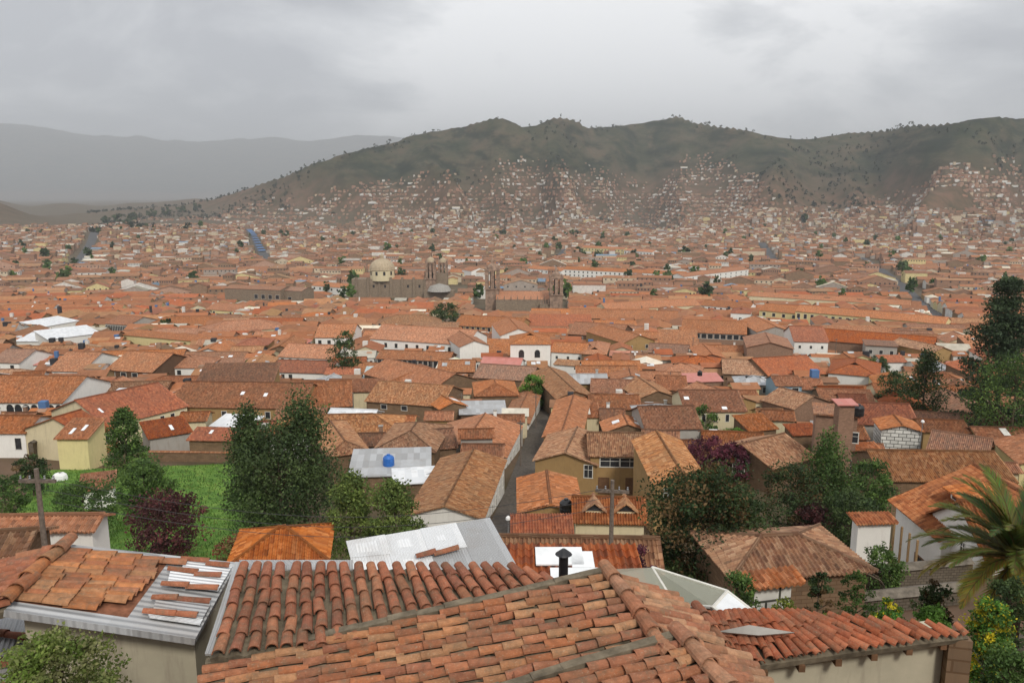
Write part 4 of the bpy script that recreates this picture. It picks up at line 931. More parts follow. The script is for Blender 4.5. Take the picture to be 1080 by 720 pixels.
for lab, px, py, d, hh in (('white street lamp at the foot of the alley', 536, 549, 78, 4.5), ('slim pale lamp post in front of the round dark tree', 973, 446, 118, 8.0)):
    t = pd(px, py, d); zg = terr(t.x, t.y); o = empty('street_lamp', (t.x, t.y, zg), 0, lab, 'street lamp'); h = max(2.5, t.z-zg)
    mb = MB(); mb.tube([(0, 0, -.3), (0, 0, h)], [.10, .06], M['metal'], 7); mb.build('post', o)
    mb = MB(); mb.lathe(.0, 0, [(.10, h), (.26, h+.12), (.24, h+.34), (.06, h+.5), (0, h+.5)], M['white'], 10); mb.build('lamp_head', o)
def tank(label, px, py, h, r, hh, m):
    p = hit(px, py, h); o = empty('water_tank', tuple(p), 0, label, 'water tank')
    mb = MB(); mb.lathe(0, 0, [(0, 0), (r*.95, 0), (r, .1), (r, hh*.35), (r*.94, hh*.38), (r, hh*.42), (r, hh*.75), (r*.7, hh*.92), (r*.3, hh)], m, 16); mb.build('drum', o)
    mb = MB(); mb.lathe(0, 0, [(r*.32, hh), (r*.32, hh+.1), (0, hh+.12)], m, 12); mb.build('lid', o); reserve([]) if 0 else None; return o
tank('bright blue plastic water tank on the grey corrugated yard roof', 410, 491, 3.9, .75, 1.5, M['bluetank'])
tank('black plastic water tank beside the bright orange dormer house', 597, 540, 4.0, .62, 1.25, M['black'])
tank('black plastic water tank on the tall brick block', 905, 438, 10.2, .75, 1.5, M['black'])
tank('small black water tank above the pink sheeted terrace', 738, 396, 6.0, .6, 1.2, M['black'])
tank('dark water tank among the roofs left of the pale blue front', 787, 402, 5.0, .7, 1.5, M['black'])
tank('small blue water tank on the whitewashed wall near the convent gable', 510, 392, 5.0, .8, 1.4, M['bluetank'])
# yellow tarp, car
p = hit(478, 491, 3.0); yt = empty('tarpaulin', tuple(p), .55, 'yellow tarpaulin slung over the sheds beside the big weathered orange roof', 'tarpaulin')
mb = MB()
for i in range(6):
    for j in range(3):
        g = lambda a, b: (-2.4+4.8*a/6, -1.0+2.0*b/3, .25*math.sin(a*.9)+.18*math.cos(b*1.7)+.12*a)
        mb.slab([g(i, j), g(i+1, j), g(i+1, j+1), g(i, j+1)], .02, M['yellowtarp'])
mb.build('sheet', yt, smooth=False)
p = hit(63, 507); hm_ = empty('tarpaulin_cover', tuple(p), .3, 'small white tarpaulin hump standing on the lawn before the yellow gable', 'tarpaulin')
mb = MB(); n_ = 14; prof_ = [(1.0, 0), (.98, .5), (.85, .9), (.55, 1.15), (0, 1.25)]
for (r0, z0), (r1, z1) in zip(prof_, prof_[1:]):
    for k in range(n_):
        a, b = 2*math.pi*k/n_, 2*math.pi*(k+1)/n_; w_ = lambda r, t, z: ((1+.10*math.sin(3*t+z))*r*1.05*math.cos(t), (1+.12*math.sin(5*t))*r*.75*math.sin(t), z*(1+.08*math.sin(2*t)))
        mb.face([w_(r0, a, z0), w_(r0, b, z0), w_(r1, b, z1), w_(r1, a, z1)] if r1 else [w_(r0, a, z0), w_(r0, b, z0), w_(0, a, z1)], M['white'])
mb.build('cover', hm_)
# ------------------------------------------------------------------ trees
def tree(name, label, base, h, w, kind='round', pal='green', n=6000, leaf=.28, cat='tree', group=None, bare=.18, seed=0, lobes=None):
    rg = np.random.default_rng(seed+len(label)*7+int(h*13)); base = Vector(base)
    root = empty(name, tuple(base), 0, label, cat, group)
    P = PALS[pal]; r = w/2
    def env(t):
        if kind == 'round': return math.sqrt(max(0, 1-(2*t-1)**2))**.8
        if kind == 'cone': return (1-t)**.75*min(1, t*6+.35)
        if kind == 'column': return min(1, t*4+.3)*math.sqrt(max(0, 1-t**2.4))
        if kind == 'spread': return math.sqrt(max(0, 1-(1.5*t-.62)**2)) if t < 1 else 0
        if kind == 'cedar': return (1-t)**.7*(.55+.45*abs(math.sin(t*17)))*min(1, t*5+.5)
        if kind == 'poplar': return min(1, t*5+.4)*(1-t)**.55
        return math.sqrt(max(0, 1-t*t))
    cb = h*bare; ch = h-cb
    K = max(26, min(170, n//55)); cl = []
    while len(cl) < K:
        t = rg.random()**.9; a = rg.random()*2*math.pi; q = math.sqrt(rg.random())
        if q < .45 and rg.random() < .6: continue
        rad = r*env(t)*(.88+.42*mn.noise(Vector((math.cos(a)*1.6, math.sin(a)*1.6, t*4+seed*3.3))))
        cl.append((rad*q*math.cos(a), rad*q*math.sin(a), cb+ch*t*(.97+.06*rg.random()), .105*min(w, h)*rg.uniform(.6, 1.4)))
    cl = np.array(cl); per = n//K; N = per*K
    ci = np.repeat(np.arange(K), per)
    g = rg.normal(size=(N, 3)); g /= np.maximum(1e-6, np.linalg.norm(g, axis=1))[:, None]; g *= (rg.random(N)**.45)[:, None]*1.25
    g[:, 2] *= .75 if kind != 'cedar' else .35
    if kind == 'poplar': g[:, 2] *= 2.0
    c = cl[ci, :3] + g*cl[ci, 3][:, None]
    c[:, 2] = np.maximum(c[:, 2], .05)
    a = rg.normal(size=(N, 3)); a /= np.linalg.norm(a, axis=1)[:, None]; b = rg.normal(size=(N, 3)); b -= (b*a).sum(1)[:, None]*a; b /= np.linalg.norm(b, axis=1)[:, None]
    s = leaf*rg.uniform(.55, 1.35, N)[:, None]; a *= s*.62; b *= s*.36
    V = np.stack([c-a, c-b, c+a, c+b], 1).reshape(-1, 3)
    me = bpy.data.meshes.new('crown'); me.vertices.add(4*N); me.vertices.foreach_set('co', V.ravel().astype(np.float32))
    me.loops.add(4*N); me.loops.foreach_set('vertex_index', np.arange(4*N, dtype=np.int32)); me.polygons.add(N); me.polygons.foreach_set('loop_start', np.arange(0, 4*N, 4, dtype=np.int32))
    me.materials.append(M['leaf'])
    pc = np.array(P); cc = pc[rg.integers(0, len(pc), K)]*rg.uniform(.6, 1.45, K)[:, None]; lc = cc[ci]*rg.uniform(.7, 1.35, N)[:, None]
    if len(pc) > 3: k = rg.random(N) < (.018 if pal == 'mixed' else .10); lc[k] = pc[-1]*rg.uniform(.8, 1.3, k.sum())[:, None]
    col = np.ones((N, 4), dtype=np.float32); col[:, :3] = lc
    ca = me.color_attributes.new('Col', 'FLOAT_COLOR', 'CORNER'); ca.data.foreach_set('color', np.repeat(col, 4, 0).ravel())
    me.update(calc_edges=True); me.validate()
    o = bpy.data.objects.new('crown', me); COL.objects.link(o); o.parent = root
    tb = MB(); tr = max(.05, h*.018); top = cb+ch*.82
    if kind in ('shrub',):
        for k in range(6):
            q = cl[int(rg.integers(0, K))]; tb.tube([(q[0]*.1, q[1]*.1, -.3), (q[0]*.5, q[1]*.5, q[2]*.6), tuple(q[:3])], [tr*.7, tr*.5, tr*.2], M['bark'], 5)
        tb.build('stems', root)
    else:
        pts = [(0, 0, -.5)]+[(.25*tr*k*mn.noise(Vector((k, seed, 1))), .25*tr*k*mn.noise(Vector((k, seed, 5))), top*k/6) for k in range(1, 7)]
        tb.tube(pts, [tr*1.25]+[tr*(1-.14*k) for k in range(1, 7)], M['bark'], 8)
        for k in range(14):
            q = cl[int(rg.integers(0, K))]; z0 = min(top*.95, max(cb*.8, q[2]-math.hypot(q[0], q[1])*.8)); f = min(5, max(1, int(z0/top*6)))
            tb.tube([(pts[f][0], pts[f][1], z0), (q[0]*.55, q[1]*.55, z0*.45+q[2]*.55), (q[0], q[1], q[2])], [tr*.45, tr*.28, tr*.10], M['bark'], 5)
        tb.build('trunk', root)
    LMK.append((label, *proj(base+Vector((0, 0, h/2)))[:2]))
    return root
PALS = {'dark': [(0.074,0.112,0.039), (0.101,0.149,0.049), (0.057,0.095,0.035)], 'green': [(0.098,0.169,0.043), (0.131,0.214,0.049), (0.076,0.135,0.039)],
        'bright': [(0.102,0.203,0.036), (0.135,0.264,0.041), (0.120,0.248,0.039)], 'light': [(0.164,0.225,0.058), (0.207,0.270,0.069), (0.120,0.180,0.049)],
        'burg': [(0.109,0.040,0.040), (0.154,0.051,0.051), (0.081,0.036,0.036)], 'purple': [(0.136,0.036,0.054), (0.181,0.051,0.073), (0.090,0.033,0.051)],
        'mixed': [(.055,.090,.030),(.075,.105,.036),(.045,.078,.028),(.15,.095,.04)], 'flower': [(0.108,0.248,0.039), (0.102,0.203,0.036), (0.087,0.203,0.039), (.60,.50,.03)],
        'lime': [(.17,.20,.03), (.21,.24,.04), (0.189,0.232,0.043)], 'dry': [(0.240,0.264,0.068), (0.174,0.217,0.058), (.22,.21,.09), (.30,.24,.12)], 'fresh': [(.17,.22,.05),(0.180,0.264,0.054),(.21,.25,.08),(.26,.27,.11)], 'red': [(0.232,0.065,0.043), (0.200,0.090,0.045), (0.181,0.164,0.054)],
        'cedar': [(0.048,0.076,0.039), (0.065,0.099,0.045), (0.042,0.064,0.030)]}
def T_(name, label, px, ytop, ybase, wpx, kind, pal, n=6000, leaf=.28, d=None, cat='tree', group=None, bare=.16):
    if d: t = pd(px, ybase, d); b = Vector((t.x, t.y, terr(t.x, t.y)))
    else: b = hit(px, ybase)
    dd = proj(b)[2]; top = pd(px, ytop, dd); h = max(.6, top.z-b.z); w = wpx*dd/F
    return tree(name, label, b, h, w, kind, pal, int(n*(1.35 if dd < 60 else 1)), leaf*(dd/95)**.62, cat, group, bare, int(px))
T_('conical_tree', 'dark green conical tree in front of the red-orange stepped roof', 136, 428, 508, 58, 'cone', 'green', 7000)
T_('round_tree', 'rounded olive-green tree behind the burgundy bush', 155, 486, 550, 62, 'round', 'green', 5500)
T_('burgundy_tree', 'burgundy-leaved tree in front of the green field', 178, 518, 596, 84, 'round', 'burg', 7000, .26)
T_('dark_tree', 'left of the two tall dark trees beside the green field', 268, 430, 568, 84, 'poplar', 'dark', 9000, .27)
T_('dark_tree', 'right and broader of the two tall dark trees beside the green field', 324, 420, 568, 104, 'poplar', 'dark', 11000, .27)
T_('dark_tree', 'low dark tree filling the gap beneath the two tall dark trees', 298, 446, 572, 112, 'round', 'dark', 11000, .27)
T_('leafy_tree', 'light green many-stemmed tree left of the white sheet roof', 372, 492, 600, 70, 'column', 'light', 8000, .22, d=48)
T_('leafy_tree', 'light green feathery tree touching the white sheet roof', 418, 498, 600, 76, 'column', 'light', 8000, .22, d=47)
T_('poplar', 'tall dark poplar rising above the roofs left of the convent', 365, 349, 413, 36, 'column', 'dark', 4500, .24)
T_('courtyard_tree', 'dark bushy tree inside the cloister courtyard', 470, 320, 352, 34, 'spread', 'dark', 2600, .3)
T_('round_tree', 'bright green round tree standing beside the alley', 562, 396, 432, 32, 'round', 'bright', 4000, .24)
T_('mixed_tree', 'big dark tree with rusty leaf tips before the tan gabled ochre house', 745, 492, 622, 142, 'round', 'mixed', 24000, .25, d=46)
T_('purple_tree', 'purple-leaved plum tree behind the big rusty-tipped tree', 748, 460, 512, 52, 'round', 'purple', 4500, .26)
T_('purple_tree', 'smaller purple plum tree right of its larger neighbour', 778, 466, 512, 40, 'round', 'purple', 3500, .26)
T_('shrub_tree', 'dull green bush before the cream two-storey house', 741, 428, 468, 32, 'round', 'green', 3200, .25)
T_('shrub_tree', 'bright green low bush beside the cream two-storey house', 775, 452, 482, 42, 'round', 'bright', 3500, .24)
T_('garden_tree', 'tall dark green pointed tree in the garden before the brick block', 868, 458, 566, 78, 'poplar', 'green', 9000, .24)
T_('garden_tree', 'dark spreading tree left of the pointed garden tree', 830, 488, 572, 72, 'round', 'mixed', 7000, .24)
T_('garden_tree', 'grey-green bushy tree next to the long tan striped roof', 915, 484, 562, 56, 'round', 'green', 6000, .24)
T_('garden_tree', 'deep green bush behind the white annex', 893, 515, 582, 62, 'round', 'dark', 6000, .24)
T_('burgundy_tree', 'dark maroon round bush behind the tan garden house', 856, 528, 578, 44, 'round', 'burg', 4500, .22)
T_('shrub_tree', 'bright green bush at the corner of the villa roof', 922, 512, 556, 26, 'round', 'bright', 2500, .24)
T_('conifer', 'dark pointed conifer above the white stone-clad gable', 970, 370, 462, 54, 'poplar', 'dark', 6500, .25)
T_('conifer', 'lower dark conifer left of the pointed one', 940, 390, 450, 40, 'round', 'dark', 4000, .25)
T_('cedar', 'huge dark cedar with tiered branches at the right edge', 1046, 290, 478, 118, 'cedar', 'cedar', 26000, .30, bare=.08)
T_('dark_tree', 'dense dome-shaped dark tree below the tiered cedar', 1062, 376, 492, 104, 'round', 'green', 12000, .25, bare=.05)
T_('garden_bush', 'green bush left of the power pole', 10, 500, 568, 56, 'round', 'green', 4500, .24)
T_('garden_bush', 'dark bush behind the power pole by the adobe wall', 36, 480, 524, 40, 'round', 'mixed', 3000, .24)
T_('garden_bush', 'broad green bush right of the power pole', 92, 508, 572, 84, 'round', 'green', 8000, .22)
T_('red_bush', 'reddish-yellow bush beside the orange hip roof with the finial', 256, 562, 604, 56, 'round', 'red', 4000, .2, d=50)
T_('purple_tree', 'thin purple shrub at the end of the long ribbed coping roof', 672, 572, 606, 40, 'round', 'purple', 3000, .2, d=38)
for lab, px, yt, yb, w, pal in (('dark shrub behind the arcaded brown roof',75,382,402,22,'burg'), ('green shrub beside the low brown adobe house',268,380,398,26,'green'), ('dark shrub on the roofs above the vivid orange-red roof',240,380,394,16,'dark'),
        ('dark tree in the yard above the pale yellow hall',175,336,354,20,'dark'), ('green shrub between the ribbed roof and tall dark trees',345,425,452,30,'light'), ('small green shrub below the red-brown roof by the alley',512,408,422,16,'green'),
        ('small green bush in front of the pale brick house',925,376,398,26,'dark'), ('small bush in the courtyard right of the tan gable',712,398,418,12,'green')):
    T_('shrub', lab, px, yt, yb, w, 'round', pal, 1600, .26, cat='shrub')
T_('flowering_bush', 'leafy bush dotted with yellow blooms above the red-tiled roof', 938, 622, 662, 42, 'round', 'flower', 5000, .17, d=19, cat='bush', bare=.05)
T_('flowering_bush', 'deep green bush with few pale blooms beside the yellow-dotted one', 980, 628, 664, 48, 'round', 'bright', 5000, .17, d=19.5, cat='bush', bare=.05)
T_('flowering_bush', 'rounded bush thick with yellow blooms next to the palm', 1040, 622, 676, 52, 'round', 'flower', 6000, .17, d=20.5, cat='bush', bare=.05)
T_('creeper_bush', 'lime-green creeping bush over the hut front', 830, 628, 662, 62, 'round', 'lime', 5000, .17, d=19.5, cat='bush', bare=.02)
T_('creeper_bush', 'yellow-green creeping bush trailing down behind the red-tiled roof', 878, 638, 664, 44, 'round', 'lime', 3500, .17, d=19, cat='bush', bare=.02)
T_('garden_bush', 'low green bush on the step wall in the lower right corner', 1066, 672, 704, 60, 'round', 'green', 4500, .18, d=16, cat='bush', bare=.02)
T_('garden_bush', 'dark bush between the hut and the stone terrace', 862, 596, 640, 30, 'round', 'mixed', 2800, .18, d=27, cat='bush', bare=.05)
T_('shrub', 'green weeds along the top of the stone terrace wall', 905, 600, 616, 40, 'round', 'green', 1800, .18, d=33, cat='shrub', bare=.02)
tree('wild_shrub', 'straggly light green shrub growing over the sheet lean-to', pd(58,742,8.9)+Vector((0, 0, -.3)), 1.08, 1.7, 'shrub', 'fresh', 12000, .042, 'shrub', None, .0, 5)
T_('garden_bush', 'leafy bush hiding the wall of the tan garden house by the big tree', 779, 596, 650, 46, 'round', 'green', 4500, .18, d=27, cat='bush', bare=.02)
T_('shrub', 'green plants at the foot of the white annex', 930, 574, 606, 50, 'round', 'green', 2600, .2, d=48, cat='shrub', bare=.02)
T_('shrub', 'dark weedy shrub on the lower stone step wall', 985, 606, 634, 44, 'round', 'mixed', 2400, .2, d=27, cat='shrub', bare=.02)
for k, (lab, px, py, hh_) in enumerate((('slim wooden pole beside the alley near the weathered roof', 549, 492, 7.5), ('slim wooden pole halfway up the alley', 565, 452, 7.0), ('slim wooden pole among the sheds left of the alley', 487, 447, 6.5), ('slim pole on the roofs by the white chapel', 455, 402, 7.5), ('slim pole near the pink sheet terrace', 706, 424, 7.5), ('slim pole at the left end of the rubble yard', 730, 384, 9), ('thin pole by the white garage house', 880, 386, 9))):
    p = hit(px, py); o = empty('utility_pole', tuple(p), 0, lab, 'power pole'); mb = MB(); mb.tube([(0, 0, -.5), (0, 0, hh_)], [.13, .09], M['pole'], 7); mb.build('post', o); mb = MB(); mb.box(-.6, .6, -.05, .05, hh_-.5, hh_-.38, M['pole']); mb.build('crossarm', o)
T_('garden_bush', 'dark bush crowding the foot of the palm trunk', 1058, 602, 690, 62, 'round', 'dark', 5000, .18, d=22.5, cat='bush', bare=.02)  # dark foliage added to stand for the shadow hiding the trunk
# palm
pc = pd(1072, 588, 25); pg = terr(pc.x, pc.y)
pm = empty('palm_tree', (pc.x, pc.y, pg), 0, 'palm with arching yellow-green fronds at the right edge', 'palm tree'); hh = pc.z-pg
mb = MB(); mb.tube([(0, 0, -.4), (.05, 0, hh*.5), (0, 0, hh+.1)], [.34, .27, .30], M['bark'], 10); mb.build('trunk', pm)
for k in range(66):
    a = 2.399*k; el = R(78-100*((k % 17)/17)+random.uniform(-6, 6)); ln = random.uniform(2.7, 3.5); mb = MB(); pts = []
    dirx, diry = math.cos(a), math.sin(a); p = Vector((0, 0, hh)); e = el
    for i in range(11):
        pts.append(p.copy()); st = ln/10; p = p+Vector((dirx*math.cos(e), diry*math.cos(e), math.sin(e)))*st; e -= R(3.2+1.9*i*.5)
    old = k % 17 > 10; cA = (.26,.21,.035) if old else ((.15,.17,.035) if k % 3 else (.08,.12,.03))
    mb.tube(pts, [.035-.0028*i for i in range(11)], M['leaf'], 4, (.16,.13,.04))
    sd = Vector((-diry, dirx, 0))
    for i in range(1, 76):
        t = i/76*10; j = min(9, int(t)); q = pts[j].lerp(pts[j+1], t-j) if j < 10 else pts[10]; fw = (pts[min(10, j+1)]-pts[j]).normalized()
        ll_ = .68*math.sin(math.pi*min(1, min(1, .18+i/76*.82)))**.7
        for s_ in (1, -1):
            tip = q+(fw*1.0+sd*s_*.55+Vector((0, 0, -.05+.16*random.random()))).normalized()*ll_; wv = fw*.045
            c = tuple(x*random.uniform(.7, 1.4) for x in cA); mb.face([q-wv, q+wv, tip], M['leaf'], [(0,0)]*3, c)
    mb.build('frond', pm)
# ------------------------------------------------------------------ landmarks in the middle distance
def landmark(name, label, cat, px, py):
    p = hit(px, py); o = empty(name, tuple(p), 0, label, cat); LMK.append((label, px, py)); return o, p, proj(p)[2]
# domed stone church with twin turrets
o, p, d = landmark('stone_church', 'brown stone church with a pale tiled dome and turreted bell towers', 'church', 420, 314); k = d/F
mb = MB(); mb.box(-48*k, 36*k, -3*k, 14*k, -2, 20*k, W['stone']); mb.build('nave', o)
for i in range(7):
    mb = MB(); x = (-44+i*12)*k; mb.box(x, x+2.4*k, -4.4*k, -2.6*k, -2, 22*k, W['stone']); mb.build('buttress', o)
    if i in (1, 2, 4, 5): mb = MB(); mb.box(x+6*k, x+8*k, -3.1*k, -2.8*k, 11*k, 14*k, M['pane']); mb.build('window', o)
mb = MB(); slope_surface(mb, T['o'], (-20*k, -3*k, 20*k), (1, 0, 0), Vector((0, 1, .15)).normalized(), 54*k, lambda x: 17*k, 0); mb.build('roof', o)
mb = MB(); mb.lathe(-17*k, 6*k, [(13*k, 18*k), (13*k, 29*k), (13.6*k, 29.5*k)], W['cream'], 20)
for i in range(10):
    a = 2*math.pi*i/10; cx, cy = -17*k+13.05*k*math.cos(a), 6*k+13.05*k*math.sin(a); tx, ty = -math.sin(a)*1.2*k, math.cos(a)*1.2*k
    mb.face([(cx-tx, cy-ty, 24*k), (cx+tx, cy+ty, 24*k), (cx+tx, cy+ty, 28*k), (cx-tx, cy-ty, 28*k)], M['pane'])
dr_ = mb.build('drum', o)
mb = MB(); mb.lathe(-17*k, 6*k, [(13.8*k, 29.5*k)]+[(13.4*k*math.cos(t), 30*k+11*k*math.sin(t)) for t in [math.pi/2*i/8 for i in range(9)]], M['dome'], 24); dm_ = mb.build('dome', o)
mb = MB(); mb.lathe(-17*k, 6*k, [(2*k, 40.5*k), (2*k, 43.5*k), (2.5*k, 43.7*k), (0, 46.5*k)], M['dome'], 10); mb.build('lantern', dm_)
def belfry(parent, cx, cy, wd, z0, z1, k, top=7):
    mb = MB(); mb.box(cx-wd, cx+wd, cy-wd, cy+wd, z0, z0+(z1-z0)*.55, M['bell']); zb = z0+(z1-z0)*.55
    mb.box(cx-wd*1.15, cx+wd*1.15, cy-wd*1.15, cy+wd*1.15, zb, zb+1.0*k, M['bell']); tw = mb.build('bell_tower', parent)
    mb = MB()
    for sx in (-1, 0, 1):
        for sy in (-1, 0, 1):
            if (sx, sy) != (0, 0): mb.box(cx+sx*wd*.8-wd*.24, cx+sx*wd*.8+wd*.24, cy+sy*wd*.8-wd*.24, cy+sy*wd*.8+wd*.24, zb+1.0*k, z1-1.2*k, M['bell'])
    mb.box(cx-wd*.35, cx+wd*.35, cy-wd*.35, cy+wd*.35, zb+1.0*k, z1-1.2*k, M['pane'])
    mb.box(cx-wd*1.1, cx+wd*1.1, cy-wd*1.1, cy+wd*1.1, z1-1.2*k, z1, M['bell']); mb.build('belfry', tw)
    mb = MB(); mb.lathe(cx, cy, [(wd*.85, z1)]+[(wd*.8*math.cos(t), z1+1*k+wd*.75*math.sin(t)) for t in [math.pi/2*i/5 for i in range(5)]]+[(wd*.18, z1+top*k*.75), (0, z1+top*k)], M['dome'] if top < 7 else M['bell'], 12); mb.build('cupola', tw)
    for sx in (-1, 1):
        for sy in (-1, 1):
            mb = MB(); mb.lathe(cx+sx*wd*.95, cy+sy*wd*.95, [(wd*.16, z1), (wd*.16, z1+1.4*k), (0, z1+3.4*k)], M['bell'], 6); mb.build('pinnacle', tw)
belfry(o, 35*k, 0, 5.0*k, -2, 38*k, k, 6); belfry(o, 47*k, 8*k, 4.6*k, -2, 37*k, k, 6)
mb = MB(); mb.box(28*k, 52*k, 2*k, 14*k, -2, 26*k, W['stone']); mb.build('facade', o)
mb = MB(); mb.box(28*k, 60*k, -9*k, -2*k, -2, 9*k, W['stone']); mb.lathe(44*k, -5*k, [(13*k, 8*k), (10*k, 13*k), (0, 16*k)], M['concrete'], 14); mb.build('chapel', o)
# cathedral
o, p, d = landmark('cathedral', 'dark stone cathedral with two tall square bell towers around tiled roofs', 'cathedral', 545, 330); k = d/F
belfry(o, -26*k, 22*k, 7.5*k, -2, 44*k, k, 14); belfry(o, 41*k, -3*k, 6.6*k, -2, 38*k, k, 12)
mb = MB(); mb.box(-22*k, 40*k, 2*k, 24*k, -2, 14*k, W['stone']); mb.build('nave', o)
mb = MB()
for j in range(2): slope_surface(mb, T['o'], (-22*k+j*31*k, 2*k, 14*k), (1, 0, 0), Vector((0, 1, .30)).normalized(), 31*k, lambda x: 22*k, 0, seed=j)
mb.build('roof', o)
for i in range(9):
    mb = MB(); mb.lathe((-20+i*7)*k, 1.5*k, [(.5*k, 13*k), (.5*k, 16*k), (0, 19*k)], M['bell'], 6); mb.build('pinnacle', o)
mb = MB(); mb.box(24*k, 37*k, -6*k, 1*k, -2, 10*k, W['stone'])
for i in range(5): mb.lathe((25+i*2.6)*k, -6*k, [(.6*k, 10*k), (.5*k, 14*k), (0, 17*k)], M['bell'], 6)
mb.build('portal', o)
H('stone_church', 'long low stone church with a row of square windows far left of the dome', (236,304), (296,306), 296, 15, 'g', 'g', 'stone', wins=[('f',4,4.0,3.0,3.2,.5,1)], cat='church', slope=.2)
H('stone_church', 'squat stone chapel end right of the low stone church', (292,306), (318,307), 299, 14, 'g', 'g', 'stone', wins=[('f',1,5,3.0,6)], cat='church', slope=.2)
H('arcaded_block', 'long white block with two rows of windows below the pale palace', (594,284), (722,290), 276, 10, 'g', 'o', 'white', wins=[('f',26,1.4,1.4,2.0),('f',26,5.4,1.4,2.0)], cat='arcaded block', slope=.3)
H('arcaded_block', 'white windowed block between the two cathedral towers', (556,283), (592,286), 277, 9, 'g', 'o', 'white', wins=[('f',8,1.4,1.4,2.0),('f',8,5.0,1.4,2.0)], cat='arcaded block', slope=.3)
H('arcaded_block', 'white windowed block at the street corner right of centre', (722,292), (790,284), 278, 9, 'g', 'o', 'white', wins=[('f',12,1.4,1.4,2.0),('f',12,5.0,1.4,2.0)], cat='arcaded block', slope=.3)
H('palace', 'pale cream palace with regular windows among trees far beyond the cathedral', (613,261), (658,263), 256, 12, 'g', 'o', 'yellow', wins=[('f',13,1.6,1.6,2.4),('f',13,6.0,1.6,2.6)], cat='palace', slope=.3)
H('palace', 'lower white arcaded wing of the pale cream palace', (658,264), (688,266), 260, 10, 'g', 'o', 'white', wins=[('f',9,2.0,1.6,2.8),('f',9,6,1.6,2.8)], cat='palace', slope=.3)
H('church', 'small white gabled church with one dark window right of the bell towers', (497,286), (514,285), 281, 11, 'p', 'o', 'white', wins=[('f',1,3.5,2.6,4.5)], cat='church', slope=.3)
H('yellow_house', 'cream block with square windows joined to the small white gabled church', (472,287), (496,288), 283, 8, 'g', 'o', 'cream', wins=[('f',4,1.6,1.8,1.8)], slope=.3)
H('yellow_house', 'long pale yellow wall far off on the left of the city', (119,290), (152,292), 286, 7, 'g', 'o', 'yellow', slope=.3)
H('white_house', 'long white windowed block right of the squat stone chapel', (328,301), (365,304), 297, 7, 'g', 'o', 'white', wins=[('f',6,1.4,2,2)], slope=.3)
H('school_hall', 'grey arcade of many narrow bays beside the white marquees', (110,341), (136,343), 333, 6, 'g', 'o', 'grey', wins=[('f',14,.8,.9,3.2)], slope=.3)
# white marquees
for lab, q, hh in (('large bright white marquee with a sloping roof at the left of the city', ((50,358), (107,351), 333), 6.0), ('smaller grey-white marquee behind the large bright one', ((44,345), (84,338), 327), 6.0), ('low white canopy stretched left of the large marquee', ((14,360), (52,360), 350), 4.0)):
    H('marquee', lab, q[0], q[1], q[2], hh, 's', 'w', 'white', cat='marquee', slope=.12)
# ------------------------------------------------------------------ ground, hills, streets
def terrain_mat():
    t = NT('land'); g = t.geo(); sx = t.n.new('ShaderNodeSeparateXYZ'); t.link(g, sx.inputs[0])
    n1 = t.noise(g, .0035, 8, .62); n2 = t.noise(g, .016, 6, .7); n3 = t.noise(g, .09, 5, .7)
    hill = t.ramp(t.math('ADD', t.math('MULTIPLY', n1, .6), t.math('MULTIPLY', n2, .4)), [(.36, (.022,.033,.019)), (.45, (.050,.055,.030)), (.52, (.088,.080,.048)), (.60, (.13,.098,.063)), (.70, (.072,.070,.040))])
    hill = t.mix(t.maprange(t.noise(t.scalev(g, (.011, .0028, .02)), 1.0, 6, .65), .47, .60, 0, .85), hill, (.017,.026,.015))
    hill = t.mix(t.maprange(t.noise(t.scalev(g, (.02, .005, .03)), 1.0, 5, .7), .55, .68, 0, .6), hill, (.16,.12,.075))
    low = t.ramp(n3, [(.3, (.11,.085,.06)), (.5, (.16,.125,.09)), (.7, (.10,.10,.05))])
    soil = t.mix(t.maprange(n2, .4, .65), (.175,.11,.074), (.09,.078,.042))
    zs = t.math('ADD', sx.outputs[2], t.math('MULTIPLY', t.noise(g, .0022, 5, .6), 330))
    c = t.mix(t.maprange(sx.outputs[2], 12, 75), low, t.mix(t.maprange(zs, 270, 370), soil, hill))
    t.col(t.mix(t.maprange(n2, .35, .65, 0, .5), c, t.mix(1.0, c, (.55,.55,.55), 'MULTIPLY'))); t.b.inputs['Roughness'].default_value = 1; t.b.inputs['Specular IOR Level'].default_value = .05
    return t.m
def sheet_grid(name, pts, nx, ny, m, kind='structure', lab=None):
    me = bpy.data.meshes.new(name); f = [(j*nx+i, j*nx+i+1, (j+1)*nx+i+1, (j+1)*nx+i) for j in range(ny-1) for i in range(nx-1)]
    me.from_pydata(pts, [], f); me.materials.append(m); me.polygons.foreach_set('use_smooth', [True]*len(f)); o = bpy.data.objects.new(name, me); COL.objects.link(o); o['kind'] = kind; return o
ys = [-40, -20, -8, 0]+list(np.geomspace(3, 37000, 340)); nx = 300; pts = []
ys = sorted(set(ys) | set(np.linspace(1950, 4300, 120)) | set(np.linspace(4400, 36000, 80)))
for y in ys:
    hw = 60+1.15*max(0, y)
    for i in range(nx):
        s_ = -1+2*i/(nx-1); x = hw*s_; pts.append((x, y, terr(x, y)))
sheet_grid('terrain', pts, nx, len(ys), terrain_mat())
